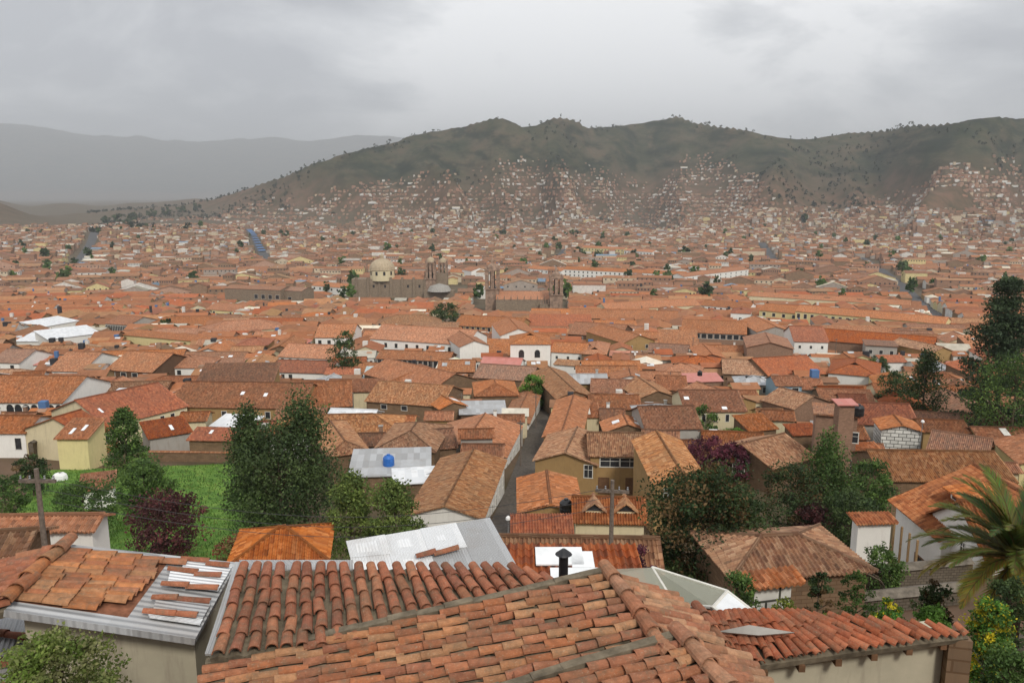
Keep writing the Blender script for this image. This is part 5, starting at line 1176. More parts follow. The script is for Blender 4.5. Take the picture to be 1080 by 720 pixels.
def strip(name, px_pts, widths, m, off=.10, step=3.0, res=True):
    P = [hit(*q) for q in px_pts]; row = []; out = []
    for k in range(len(P)-1):
        n = max(2, int((P[k+1]-P[k]).length/step))
        for i in range(n+(k == len(P)-2)): row.append((P[k].lerp(P[k+1], i/n), widths[k]+(widths[k+1]-widths[k])*i/n))
    for i, (p, w) in enumerate(row):
        d = (row[min(i+1, len(row)-1)][0]-row[max(0, i-1)][0]); d.z = 0; d.normalize(); s_ = Vector((-d.y, d.x, 0))
        for q in (-1, -.33, .33, 1):
            v = p+s_*q*w/2; out.append((v.x, v.y, terr(v.x, v.y)+off))
    o = sheet_grid(name, out, 4, len(row), m)
    if res:
        L_ = [Vector(out[4*i]) for i in range(len(row))]; R_ = [Vector(out[4*i+3]) for i in range(len(row))]
        for i in range(len(row)-1): reserve([L_[i], R_[i], R_[i+1], L_[i+1]])
    return row
cob = mat_plain('cobbles', (.105,.088,.072), .9, .5, 2.5)
asp = mat_plain('asphalt', (.10,.098,.10), .9, .3, .3)
strip('alley', [(521,590),(538,545),(553,500),(563,466),(572,432),(582,404),(588,390)], [3.8,3.8,3.6,3.4,3.4,3.4,3.2], cob, .16)
def road(name, pp, w): return strip(name, pp, w, asp, .5, 12)
road('street', [(77,284),(88,268),(97,254),(106,242)], [13,14,16,18])
row_b = road('street', [(291,287),(283,276),(272,258),(262,242)], [13,14,16,18])
road('street', [(818,276),(810,266),(803,256)], [12,14,16])
road('street', [(1005,352),(985,332),(955,306),(930,286),(908,272)], [10,12,13,14,14])
road('street', [(560,282),(590,270),(596,263)], [10,10,10])
# blue market awnings down one street
for k in range(14):
    f = .30+.70*k/14; i = int(f*(len(row_b)-1)); p, w = row_b[i]; o = empty('market_awning', (p.x, p.y, terr(p.x, p.y)), .45, 'blue market awning in the long row down the far straight street', 'awning', 'blue market awnings')
    mb = MB(); g = min(18, .016*p.y); mb.slab([(-6, -g/2, 3.2), (6, -g/2, 3.4), (6, g/2, 3.4), (-6, g/2, 3.2)], .15, M['bluetarp'])
    for a in (-5.8, 5.8):
        for b in (-g/2+.2, g/2-.2): mb.tube([(a, b, -.5), (a, b, 3.2)], .08, M['metal'], 4)
    mb.build('canopy', o)
# lawn
grass = NT('lawn_grass'); gp = grass.geo(); grass.col(grass.ramp(grass.noise(gp, .5, 7, .7), [(.3, (.055,.115,.02)), (.5, (.10,.20,.03)), (.62, (.16,.26,.045)), (.75, (.15,.17,.05))])); grass.b.inputs['Roughness'].default_value = 1
lp = []; A0, A1, B0, B1 = hit(40,497), hit(262,489), hit(-20,590), hit(330,606)
N = 40
for j in range(N):
    for i in range(N):
        u, v = i/(N-1), j/(N-1); p = A0.lerp(A1, u).lerp(B0.lerp(B1, u), v); lp.append((p.x, p.y, terr(p.x, p.y)+.14+.12*mn.noise(Vector((p.x*.4, p.y*.4, 0)))))
sheet_grid('lawn', lp, N, N, grass.m)
def grass_tufts():
    mb = MB(); rg = random.Random(3)
    for k in range(13000):
        u, v = rg.random(), rg.random(); p = A0.lerp(A1, u).lerp(B0.lerp(B1, u), v); z = terr(p.x, p.y)+.12; hgt = rg.uniform(.12, .42); a = rg.random()*6.28
        q = mn.noise(Vector((p.x*.16, p.y*.16, 2))); c = (.10+.06*q, .20+.09*q, .032) if rg.random() < .9 else (.20, .20, .06)
        w = rg.uniform(.03, .09); mb.face([(p.x-w*math.cos(a), p.y-w*math.sin(a), z), (p.x+w*math.cos(a), p.y+w*math.sin(a), z), (p.x+rg.uniform(-.1, .1), p.y+rg.uniform(-.1, .1), z+hgt)], M['leaf'], [(0,0)]*3, tuple(max(.01, x) for x in c))
    o = mb.build('long_grass'); o['kind'] = 'stuff'; o['label'] = 'rough bright green grass growing over the field'
grass_tufts()
reserve([hit(-30,494), hit(262,488), hit(345,492), hit(345,640), hit(-60,640)])
reserve([hit(660,503), hit(690,500), hit(760,510), hit(905,512), hit(905,640), hit(640,640)])
reserve([hit(735,380), hit(790,384), hit(790,366), hit(735,364)])
reserve([hit(452,354), hit(488,354), hit(488,336), hit(452,336)])
reserve([hit(360,322), hit(480,322), hit(480,300), hit(360,300)]); reserve([hit(500,338), hit(600,338), hit(600,312), hit(500,312)])
# ------------------------------------------------------------------ rubble yard by the market hall
mb = MB()
for k in range(240):
    p = hit(random.uniform(737, 789), random.uniform(366, 383)); s_ = random.uniform(.25, 1.1); mb.box(p.x-s_, p.x+s_, p.y-s_*.6, p.y+s_*.6, p.z-.2, p.z+s_*.8, random.choice([W['brick'], W['stone'], M['concrete'], W['white']]))
o = mb.build('rubble'); o['kind'] = 'stuff'; o['label'] = 'heaps of brick and stone rubble in the yard by the market hall'
# ------------------------------------------------------------------ the rest of the town
OX, OY, GW, GH = -620, 40, 1240, 860
OCC = np.zeros((GH, GW), dtype=bool)
def cells(poly, shrink=0.0):
    cx = sum(p[0] for p in poly)/len(poly); cy = sum(p[1] for p in poly)/len(poly)
    P = [(cx+(x-cx)*(1-shrink)-OX, cy+(y-cy)*(1-shrink)-OY) for x, y in poly]
    x0, x1 = int(max(0, min(p[0] for p in P))), int(min(GW-1, max(p[0] for p in P)))+1; y0, y1 = int(max(0, min(p[1] for p in P))), int(min(GH-1, max(p[1] for p in P)))+1
    if x1 <= x0 or y1 <= y0: return None
    X, Y = np.meshgrid(np.arange(x0, x1)+.5, np.arange(y0, y1)+.5); m = np.zeros(X.shape, bool); n = len(P)
    for i in range(n):
        (xa, ya), (xb, yb) = P[i], P[(i+1) % n]
        if ya == yb: continue
        m ^= ((ya > Y) != (yb > Y)) & (X < (xb-xa)*(Y-ya)/(yb-ya)+xa)
    return (slice(y0, y1), slice(x0, x1)), m
for poly in FOOT:
    if len(poly) < 3: continue
    c = cells(poly)
    if c: OCC[c[0]] |= c[1]
def rect(x, y, L, D, a):
    c, s_ = math.cos(a), math.sin(a); return [(x+c*u-s_*v, y+s_*u+c*v) for u, v in ((0, 0), (L, 0), (L, D), (0, D))]
def free(poly):
    c = cells(poly, .10)
    return c is not None and not (OCC[c[0]] & c[1]).any()
def mark(poly):
    c = cells(poly)
    if c: OCC[c[0]] |= c[1]
rg = random.Random(21); AUTO = []
WALLC = ['adobe']*5+['white']*4+['cream']*3+['ochre']*3+['grey']*2+['brick']*2+['yellow']
def angle_at(x, y): return -math.atan2(x, y+260)*.55+R(-3) + .10*mn.noise(Vector((x*.012, y*.012, 3)))
def hides(x, y, L, D, a, H_):
    pl = rect(x, y, L, D, a); g = [terr(*p) for p in pl]; zt = sum(g)/4+H_
    Q = [proj((p[0], p[1], zt)) for p in pl]+[proj((sum(p[0] for p in pl)/4, sum(p[1] for p in pl)/4, zt+.33*D/2))]
    x0, x1, y0 = min(q[0] for q in Q), max(q[0] for q in Q), min(q[1] for q in Q); y1 = max(proj((p[0], p[1], g_))[1] for p, g_ in zip(pl, g)); d_ = min(math.hypot(*p) for p in pl)
    for (a0, a1, b0, b1, dd) in PROT:
        if d_ < dd-1 and x0 < a1-1.5 and x1 > a0+1.5 and y0 < b1-1.0 and y1 > b0+1:
            ox = min(x1, a1)-max(x0, a0); oy = min(y1, b1)-max(y0, b0)
            if ox*oy > .10*(a1-a0)*(b1-b0): return True
    return False
def fill(y0, y1, dep, lens, only=None):
    y = y0
    while y < y1:
        D0 = dep*(1+.0006*y)*rg.uniform(.85, 1.25)
        x = -(.72*y+26)
        while x < .72*y+26:
            yy = y+5*mn.noise(Vector((x*.02, y*.05, 7)))
            a = angle_at(x, yy)+rg.gauss(0, .07); done = False
            for L in sorted([rg.choice(lens)*rg.uniform(.8, 1.25)*(1+.0003*y) for _ in range(2)], reverse=True):
                typ = rg.choices('gphs', (50, 22, 22, 6))[0]; D = D0*rg.uniform(.85, 1.1)
                if typ == 'p':
                    L = min(L, rg.uniform(8, 12)); D = D0*rg.uniform(1.1, 1.9)
                if typ == 'h' and L < 8: typ = 'g'
                pl = rect(x, yy, L, D, a)
                roof_ = rg.choices('obrtgzwkv', (40, 22, 12, 14, 6, 2.6, 2.0, .5, 1.3))[0]
                if roof_ in 'zwk': L = min(L, 9); D = min(D, 8); pl = rect(x, yy, L, D, a)
                H__ = rg.uniform(3.6, 6.0)
                if free(pl) and not hides(x, yy, L, D, a, H__):
                    mark(pl); AUTO.append(dict(x=x, y=yy, L=L, D=D, a=a, typ=typ, H=H__, roof=roof_, wall=rg.choice(WALLC), slope=rg.uniform(.27, .42)))
                    x += L+(rg.uniform(.3, 1.0) if rg.random() < .72 else rg.uniform(2, 5)); done = True; break
            if not done: x += 1.6
        y += D0+(0.4 if rg.random() < .7 else rg.uniform(2, 4))
fill(92, 690, 9.0, [8, 10, 12, 14, 17, 21, 26])
fill(90, 520, 6.0, [6, 7.5, 9])
fill(90, 330, 4.4, [4.5, 5.5])
for h_ in AUTO:
    cx, cy = h_['x']+math.cos(h_['a'])*h_['L']/2, h_['y']+math.sin(h_['a'])*h_['L']/2
    g = terr(cx, cy); h_['px'], h_['py'], h_['d'] = proj((cx, cy, g+h_['H'])); h_['g'] = g
    h_['area'] = h_['L']*(h_['D']*.35+h_['H']*.5)/h_['d']**2 if -90 < h_['px'] < 1170 else 0
AUTO.sort(key=lambda q: -q['area'])
NH = sum(1 for o in COL.objects if o.parent is None and o.get('category') == 'house')
KEEP = max(0, min(len(AUTO), 296-NH)); IND, REST = AUTO[:KEEP], AUTO[KEEP:]
REST = [q for q in REST if -80 < q['px'] < 1160]
print('hand houses', NH, 'auto', len(AUTO), 'kept', KEEP, 'farthest kept', max(q['d'] for q in IND))
LM = [(640,548,'the orange dormer house'),(745,560,'the rusty-tipped big tree'),(655,500,'the two-storey ochre house'),(597,470,'the ochre alley gable'),(495,515,'the big weathered alley roof'),(562,415,'the round alley tree'),
      (560,370,'the white chapel'),(547,346,'the big white church gable'),(435,365,'the white convent wing'),(470,335,'the courtyard tree'),(365,380,'the tall poplar'),(320,490,'the two tall dark trees'),(210,520,'the green field'),
      (75,470,'the pale yellow gable'),(35,425,'the row of dark arches'),(128,415,'the bright white shed roof'),(170,360,'the long yellow hall'),(188,393,'the three-windowed white house'),(65,345,'the white marquees'),(350,362,'the white poplar-side house'),
      (265,308,'the low stone church'),(420,295,'the domed church'),(545,315,'the cathedral'),(660,290,'the white arcaded block'),(920,340,'the long yellow hotel'),(753,355,'the arcaded market hall'),(812,372,'the striped brick gable'),
      (855,362,'the white garage house'),(892,366,'the concrete-brick house'),(832,415,'the pale blue front'),(885,460,'the tall brick block'),(950,455,'the stone-clad gable'),(755,440,'the cream two-storey house'),(744,398,'the pink sheet terrace'),
      (1045,390,'the tiered cedar'),(970,410,'the pointed conifer'),(905,382,'the gableted red hip roof'),(425,415,'the striped tan roof'),(410,485,'the grey sheeted yard'),(710,490,'the faded tan gabled house'),(235,330,'the broad dirty-cream gable'),(660,440,'the skylit terracotta gable'),(600,400,'the upper alley gable'),(1000,495,'the long tan striped roof')]
RC = {'o': 'orange', 'b': 'brown', 'r': 'red', 't': 'tan', 'g': 'grey-brown', 'z': 'grey sheet', 'w': 'white sheet', 'k': 'pink sheet', 'v': 'bright orange', 'q': 'aqua sheet'}
TC = {'g': 'gabled', 'p': 'end-gabled', 'h': 'hip-roofed', 's': 'lean-to'}
WN = {'adobe': 'adobe', 'white': 'white', 'cream': 'cream', 'ochre': 'ochre', 'grey': 'grey', 'brick': 'brick', 'yellow': 'yellow'}
ORD = ['first','second','third','fourth','fifth','sixth','seventh','eighth','ninth','tenth','eleventh','twelfth','thirteenth','fourteenth','fifteenth','sixteenth','seventeenth','eighteenth','nineteenth','twentieth']
buck = {}
for q in IND:
    lx, ly, ln = min(LM, key=lambda m: (m[0]-q['px'])**2+((m[1]-q['py'])*1.8)**2); dx, dy = q['px']-lx, (q['py']-ly)*1.8
    side = 'left of' if dx < 0 else 'right of'; fb_ = 'beyond' if dy < 0 else 'below'
    rel = side if abs(dx) > 2.2*abs(dy) else (fb_ if abs(dy) > 2.2*abs(dx) else fb_+' and '+side)
    q['dist2'] = dx*dx+dy*dy; buck.setdefault((rel, ln), []).append(q)
for (rel, ln), L_ in buck.items():
    L_.sort(key=lambda q: q['dist2'])
    for i, q in enumerate(L_):
        sz = 'long' if q['L'] > 22 else ('small' if q['L'] < 8 else ('narrow' if q['L'] < 10 else 'wide'))
        rf = 'roofed' if q['typ'] != 'h' else ''
        q['label'] = f"{sz} {RC[q['roof']]} {TC[q['typ']]} {WN[q['wall']]} house, {ORD[min(i, 19)]} {rel} {ln}"
for i, q in enumerate(IND):
    c, s_ = math.cos(q['a']), math.sin(q['a']); L, D = q['L'], q['D']
    gs = [terr(q['x']+c*u-s_*v, q['y']+s_*u+c*v) for u in (0, L) for v in (0, D)]
    ze = (max(gs)*.4+q['g']*.6)+q['H']; zb = min(gs)-.4; ze = max(ze, zb+2.4)
    nm = {'adobe': 'adobe_house', 'brick': 'brick_house', 'white': 'white_house', 'cream': 'cream_house', 'ochre': 'ochre_house', 'grey': 'grey_house', 'yellow': 'yellow_house'}[q['wall']]
    root = empty(nm, (q['x'], q['y'], zb), q['a'], q['label'], 'house', G1)
    rr = random.Random(i); wins = []
    if q['typ'] in 'gh' and rr.random() < .75 and L > 6:
        wins.append(('f', max(1, int(L/rr.uniform(2.6, 4.5))), .6, rr.uniform(.7, 1.1), rr.uniform(.9, 1.4)))
    elif q['typ'] == 'p' and rr.random() < .6: wins.append(('f', 2, .3, .8, 1.1))
    sky = [(rr.uniform(.1, .9), rr.uniform(.25, .75), rr.uniform(.6, 1.4), rr.uniform(1.0, 2.0), rr.choice([M['skylight'], M['skylight'], T['z'], M['frame'], M['concrete']])) for _ in range(rr.choice([0, 0, 0, 0, 1, 2]))] if q['roof'] in 'obrtg' else []
    ro_ = dress(root, q['typ'], L, D, ze-zb, q['slope'], T[q['roof']], W[q['wall']], q['d'], wins, (), sky, .42, i)
    if q['typ'] == 'g' and rr.random() < .22 and q['d'] < 330:
        cx_, cy_ = L*rr.uniform(.15, .85), D*.5+rr.choice([-1, 1])*D*.12; zc = ze-zb+q['slope']*D*.38; cb2 = MB(); cb2.box(cx_-.28, cx_+.28, cy_-.28, cy_+.28, zc-.6, zc+1.1, rr.choice([W['brick'], W['white'], W['grey']])); cb2.box(cx_-.36, cx_+.36, cy_-.36, cy_+.36, zc+1.1, zc+1.22, M['concrete']); cb2.build('chimney', ro_)
# far houses: one object, colours face by face
ROOFC = [(.37,.185,.12)]*5+[(.33,.17,.12)]*4+[(.42,.20,.12)]*3+[(.29,.165,.125)]*2+[(.43,.25,.165)]*2
METC = [(.72,.73,.74), (.55,.56,.58), (.40,.40,.42), (.20,.34,.58), (.80,.80,.78)]
WALC = [(.76,.73,.67)]*4+[(.66,.55,.40)]*3+[(.30,.20,.13)]*8+[(.36,.22,.15)]*6+[(.42,.36,.31)]*3+[(.74,.62,.32),(.52,.33,.24)]
class FAR:
    def __init__(s): s.v = []; s.f = []; s.c = []
    def add(s, x, y, L, D, a, H, typ, slope, rc, wc, g, win=0, cen=False):
        c, s_ = math.cos(a), math.sin(a)
        if cen: x, y = x-c*L/2+s_*D/2, y-s_*L/2-c*D/2
        P = lambda u, v, z: (x+c*u-s_*v, y+s_*u+c*v, z)
        z1 = g+H; z0 = g-2.5; b = len(s.v); F_ = s.f.append; o = .35
        k = random.uniform(.80, 1.06); gm_ = random.random()**2*.32; gl = sum(rc)/3*.9; rc = tuple((q*(1-gm_)+gl*w_*gm_)*k for q, w_ in zip(rc, (1.15, 1.0, .8))); rc = (rc[0]*1.06, rc[1]*.97, rc[2]*.80); rc2 = tuple(q*random.uniform(.86, 1.05) for q in rc)
        if typ == 'f':
            s.v += [P(0,0,z0),P(L,0,z0),P(L,D,z0),P(0,D,z0),P(0,0,z1),P(L,0,z1),P(L,D,z1),P(0,D,z1)]
            for q in ((0,1,5,4),(1,2,6,5),(2,3,7,6),(3,0,4,7)): F_(tuple(b+i for i in q)); s.c.append(wc)
            F_((b+4,b+5,b+6,b+7)); s.c.append(rc)
        else:
            if typ == 'p':
                hr = slope*L/2; r = [P(L/2,-o,z1+hr), P(L/2,D+o,z1+hr)]; e = [P(-o,-o,z1-o*slope),P(-o,D+o,z1-o*slope),P(L+o,D+o,z1-o*slope),P(L+o,-o,z1-o*slope)]
                s.v += [P(0,0,z0),P(L,0,z0),P(L,D,z0),P(0,D,z0),P(0,0,z1),P(L,0,z1),P(L,D,z1),P(0,D,z1),P(L/2,0,z1+hr*.94),P(L/2,D,z1+hr*.94)]+e+r
                W_ = ((0,1,5,8,4),(1,2,6,5),(2,3,7,9,6),(3,0,4,7)); Rf = ((10,14,15,11),(14,13,12,15))
            else:
                ins = min(D/2, L*.4) if typ == 'h' else -o; hr = slope*D/2; r = [P(ins,D/2,z1+hr), P(L-ins,D/2,z1+hr)]; e = [P(-o,-o,z1-o*slope),P(L+o,-o,z1-o*slope),P(L+o,D+o,z1-o*slope),P(-o,D+o,z1-o*slope)]
                s.v += [P(0,0,z0),P(L,0,z0),P(L,D,z0),P(0,D,z0),P(0,0,z1),P(L,0,z1),P(L,D,z1),P(0,D,z1),P(0,D/2,z1+hr*.94),P(L,D/2,z1+hr*.94)]+e+r
                W_ = ((0,1,5,4),(1,2,6,9,5),(2,3,7,6),(3,0,4,8,7)) if typ != 'h' else ((0,1,5,4),(1,2,6,5),(2,3,7,6),(3,0,4,7)); Rf = ((10,11,15,14),(13,14,15,12)) + (((11,12,15),(13,10,14)) if typ == 'h' else ())
            for q in W_: F_(tuple(b+i for i in q)); s.c.append(wc)
            for i, q in enumerate(Rf): F_(tuple(b+j for j in q)); s.c.append(rc if i == 0 else rc2)
        if typ in 'gh' and y < 1250 and random.random() < .38:
            for _ in range(random.choice([1, 1, 2])):
                u0 = random.uniform(.15, .8)*L; v0 = random.uniform(.12, .33)*D; du = random.uniform(.6, 2.2); dv = random.uniform(.5, 1.4); b = len(s.v)
                s.v += [P(uu, vv, z1+slope*vv+.12) for uu, vv in ((u0, v0), (u0+du, v0), (u0+du, v0+dv), (u0, v0+dv))]; F_((b, b+1, b+2, b+3)); s.c.append(random.choice([(.78,.79,.8), (.6,.61,.62), (.35,.33,.32), (.5,.3,.2)]))
        if y < 1250 and random.random() < .16:
            u0 = random.uniform(.2, .8)*L; v0 = D*random.uniform(.3, .7); w0 = random.uniform(.4, .9); zt = z1+slope*min(v0, D-v0)+random.uniform(.7, 1.8); zl_ = z1-.5; b = len(s.v)
            s.v += [P(u0+a_*w0, v0+c_*w0, zz_) for zz_ in (zl_, zt) for a_, c_ in ((-1,-1),(1,-1),(1,1),(-1,1))]
            cc_ = random.choice([(.05,.05,.055), (.72,.70,.65), (.34,.22,.15), (.10,.2,.4)])
            for q in ((0,1,5,4),(1,2,6,5),(2,3,7,6),(3,0,4,7),(4,5,6,7)): F_(tuple(b+i for i in q)); s.c.append(cc_)
        for i in range(win):
            u = L*(i+.5)/win; w = min(.7, L/win*.22); zz = z1-1.0; b = len(s.v); hh_ = 1.4
            s.v += [P(u-w,-.04,zz-hh_),P(u+w,-.04,zz-hh_),P(u+w,-.04,zz),P(u-w,-.04,zz)]; F_((b,b+1,b+2,b+3)); s.c.append((.05,.05,.055))
    def build(s, name, lab):
        me = bpy.data.meshes.new(name); me.from_pydata(s.v, [], s.f); me.materials.append(M['far'])
        ca = me.color_attributes.new('Col', 'FLOAT_COLOR', 'CORNER'); n = [len(f) for f in s.f]; a = np.ones((len(s.f), 4), dtype=np.float32); a[:, :3] = s.c
        ca.data.foreach_set('color', np.repeat(a, n, 0).ravel()); me.update(); o = bpy.data.objects.new(name, me); COL.objects.link(o); o['kind'] = 'stuff'; o['label'] = lab; return o
rcol = {'o': (.42,.18,.10), 'b': (.33,.155,.095), 'r': (.44,.145,.075), 't': (.45,.24,.14), 'g': (.27,.155,.11), 'z': (.48,.49,.5), 'w': (.80,.81,.82), 'k': (.60,.26,.22), 'v': (.52,.19,.075), 'q': (.5,.6,.6)}
wcol = {'adobe': (.27,.175,.105), 'white': (.78,.76,.71), 'cream': (.72,.62,.42), 'ochre': (.42,.28,.14), 'grey': (.42,.39,.35), 'brick': (.36,.23,.16), 'yellow': (.76,.64,.33)}
fa = FAR()
for q in REST: fa.add(q['x'], q['y'], q['L'], q['D'], q['a'], q['H'], q['typ'] if q['typ'] != 's' else 'g', q['slope'], rcol[q['roof']], wcol[q['wall']], q['g'], rg.choice([0, 0, 3, 5]) if q['y'] < 800 else 0)
def blocked(x, y):
    px, py, d = proj((x, y, terr(x, y, False)+4))
    for (ax_, ay_, bx_, by_, w) in ((77,284,106,242,5), (291,287,262,242,5), (818,276,803,256,5), (1005,352,908,272,6)):
        if min(ay_, by_)-1 < py < max(ay_, by_)+1:
            t = (py-ay_)/(by_-ay_); 
            if abs(px-(ax_+(bx_-ax_)*t)) < w*(1-.45*t): return True
    return 130 < px < 235 and 216 < py < 242 and rg.random() < .75
LMB = [(p[1], min(q[0] for q in p[2]), max(q[0] for q in p[2]), min(q[1] for q in p[2]), max(q[1] for q in p[2])) for p in []]
BIG = [[v for v in poly] for poly in FOOT if len(poly) > 3 and poly[0][1] > 600]
def in_big(x, y):
    for P in BIG:
        xs_ = [p[0] for p in P]; ys_ = [p[1] for p in P]
        if min(xs_)-9 < x < max(xs_)+5 and min(ys_)-5 < y < max(ys_)+5: return True
    return False
LIM = [(-200,236),(105,238),(130,233),(225,224),(300,206),(420,188),(440,180),(500,178),(530,167),(545,163),(580,168),(620,170),(650,180),(690,196),(705,180),(722,164),(750,160),(770,170),(800,186),(830,206),(860,214),(890,212),(930,204),(960,190),(1000,172),(1040,165),(1090,163),(1300,165)]
y = 700.0; blk = 0
while y < 2650:
    D = rg.uniform(9, 14)*(1 if y < 1200 else .9); x = -(.70*y+30)
    while x < .70*y+30:
        L = rg.choice([8, 10, 13, 16, 22, 32])*rg.uniform(.8, 1.2)*(1 if y < 1300 else .6)
        yy = y+8*mn.noise(Vector((x*.01, y*.02, 7)))
        z = terr(x+L/2, yy, True)
        q_ = proj((x+L/2, yy, z))
        if q_[1] > max(lerp_list(LIM, q_[0])+2, 221) and not in_big(x+L/2, yy+D/2) and not blocked(x+L/2, yy):
            pass; mod = sstep(900, 1700, y)
            typ = 'f' if rg.random() < .05+.22*mod else rg.choices('gph', (60, 20, 20))[0]
            H_ = rg.uniform(4, 7)+(rg.choice([0, 0, 3, 6]) if rg.random() < .35 else 0)
            rc = rg.choice(ROOFC) if rg.random() > .03+.05*mod else rg.choice(METC)
            if typ == 'f': rc = rg.choice([(.36,.29,.24), (.33,.22,.16), (.42,.26,.19)])
            fa.add(x, yy, L, D, angle_at(x, y)*1.0+rg.gauss(0, .05), H_, typ, rg.uniform(.26, .4), rc, rg.choice(WALC), z, rg.choice([0, 4, 6, 8]) if y < 1150 else 0)
        x += L+(rg.uniform(.3, 2) if rg.random() < .86 else rg.uniform(3, 7))
    y += D+(rg.uniform(.5, 2) if rg.random() < .7 else rg.uniform(4, 10))
fa.build('distant_town', 'thousands of small tiled roofs filling the valley floor')
fh = FAR(); cnt = 0
for k in range(140000):
    y = 2000+1950*rg.random(); x = y*rg.uniform(-.70, .70); z = terr(x, y); px, py, d = proj((x, y, z))
    if not -40 < px < 1120: continue
    lim = lerp_list(LIM, px)
    if y < 2650 and py > 221: continue
    if py < lim: continue
    dens = min(1, .20+(py-lim)/30); nn = mn.noise(Vector((x*.0032, y*.0032, 9)))
    if px > 880: dens *= .8
    dens *= .8
    if rg.random() > dens*(.75+1.5*nn) or abs((z % 13)-6.5) > 2.6: continue
    if px < 230 and py > 226: pass
    L = rg.uniform(5, 10); D = rg.uniform(5, 8); typ = 'f' if rg.random() < .38 else rg.choice('gpg'); H_ = rg.choice([2.6, 3, 3.2, 5.2, 5.5, 7.5])
    u = rg.random(); rc = rg.choice(ROOFC) if u < .70 else (rg.choice(METC[:3]) if u < .76 else rg.choice([(.40,.34,.3), (.34,.24,.18)]))
    u = rg.random(); wc = (.74,.71,.66) if u < .11 else ((.60,.48,.34) if u < .20 else rg.choice([(.38,.22,.15), (.43,.25,.17), (.34,.21,.15), (.46,.30,.21)]))
    if rg.random() < .035: L *= 3.0; H_ = 3; wc = (.80,.78,.74); rc = (.75,.72,.68)
    fh.add(x, y, L, D, rg.gauss(0, .12), H_, typ, .3, rc, wc, z-.5, 0, True); cnt += 1
fh.build('hillside_houses', 'scattered small brick and white houses climbing the hillsides'); print('hill houses', cnt, 'far faces', len(fa.f))
# trees scattered through the far town and over the hills
def blob_trees(name, lab, items, per, kind='stuff'):
    rgn = np.random.default_rng(5); V = []; C = []
    for (x, y, z, h, w, c) in items:
        n = per; g = rgn.normal(size=(n, 3)); g /= np.linalg.norm(g, axis=1)[:, None]; g *= (rgn.random(n)**.4)[:, None]
        ce = np.array([x, y, z+h*.55])+g*np.array([w*.5, w*.5, h*.46]); a = rgn.normal(size=(n, 3)); a /= np.linalg.norm(a, axis=1)[:, None]; b = rgn.normal(size=(n, 3)); b -= (b*a).sum(1)[:, None]*a; b /= np.linalg.norm(b, axis=1)[:, None]
        s_ = w*.22; V.append(np.stack([ce-a*s_, ce-b*s_, ce+a*s_, ce+b*s_], 1).reshape(-1, 3)); C.append(np.repeat(np.array(c)[None]*rgn.uniform(.7, 1.3, (n, 1)), 4, 0))
    V = np.concatenate(V); C = np.concatenate(C); N_ = len(V)//4
    me = bpy.data.meshes.new(name); me.vertices.add(4*N_); me.vertices.foreach_set('co', V.ravel().astype(np.float32)); me.loops.add(4*N_); me.loops.foreach_set('vertex_index', np.arange(4*N_, dtype=np.int32)); me.polygons.add(N_); me.polygons.foreach_set('loop_start', np.arange(0, 4*N_, 4, dtype=np.int32))
    me.materials.append(M['leaf']); col = np.ones((4*N_, 4), dtype=np.float32); col[:, :3] = C; ca = me.color_attributes.new('Col', 'FLOAT_COLOR', 'CORNER'); ca.data.foreach_set('color', col.ravel()); me.update(calc_edges=True)
    o = bpy.data.objects.new(name, me); COL.objects.link(o); o['kind'] = kind; o['label'] = lab; return o
it = []
for k in range(170):                                                 # town trees
    y = rg.uniform(650, 2300); x = y*rg.uniform(-.66, .66); h = rg.uniform(6, 13); it.append((x, y, terr(x, y, False)+2, h+4, h*rg.uniform(.7, 1.1), rg.choice(PALS['green']+PALS['dark'])))
blob_trees('town_trees', 'small dark trees dotted between the distant roofs', it, 50)
it = []
for k in range(8500):
    y = rg.uniform(1800, 4300); x = y*rg.uniform(-.70, .70); px = 540+F*x/(y*1.017); z = terr(x, y); py = proj((x, y, z))[1]
    crest = abs(py-lerp_list(SKYL, px)) < 3.5 and rg.random() < .4; n = mn.noise(Vector((x*.0026, y*.0026, 31)))
    if py > lerp_list(LIM, px)+18 and rg.random() < .93: continue
    if not crest and n < .05: continue
    if px < 240 and not (105 < px < 240): continue
    h = rg.uniform(7, 17); it.append((x, y, z-1, h, h*rg.uniform(.6, 1.0), rg.choice([(.028,.042,.02), (.02,.032,.018), (.04,.055,.025)])))
blob_trees('hill_trees', 'dark eucalyptus woods scattered over the hillsides and crests', it, 14)
for i, (lab, px, py, hh_, w_) in enumerate((('dark tree on the far low ridge at the left, leftmost of its row',112,236,20,9),('dark tree on the far low ridge left of the green slope',124,234,22,10),('tall dark tree on the far low ridge above the green slope',141,233,24,10),('dark tree cluster on the crest of the far low ridge',160,229,24,14),('dark pointed tree on the far low ridge near the hill foot',176,227,26,9),('broad dark tree on the far low ridge',192,224,22,13),('dark tree where the far low ridge meets the hill',207,222,24,10),('dark round tree far beyond the cathedral near the pale palace',605,251,14,19),('narrow dark tree far off above the bell towers',530,250,13,10),('dark trees beside the pale cream palace',610,271,11,8),('dark round tree at the right edge of the pale palace',722,272,12,14),('small dark tree far off right of the bell towers',585,258,12,6),('dark tree at the bend of the pale far road',848,236,26,8),('dark tree on the far left by the straight street',136,237,22,14),('dark tree beside the blue awning street',300,252,16,14))):
    p = hit(px, py); tree('distant_tree', lab, p+Vector((0, 0, -1)), hh_+6, w_*proj(p)[2]/F, 'round', 'dark', 1100, .9+.0012*p.y, 'tree', None, .1, i)
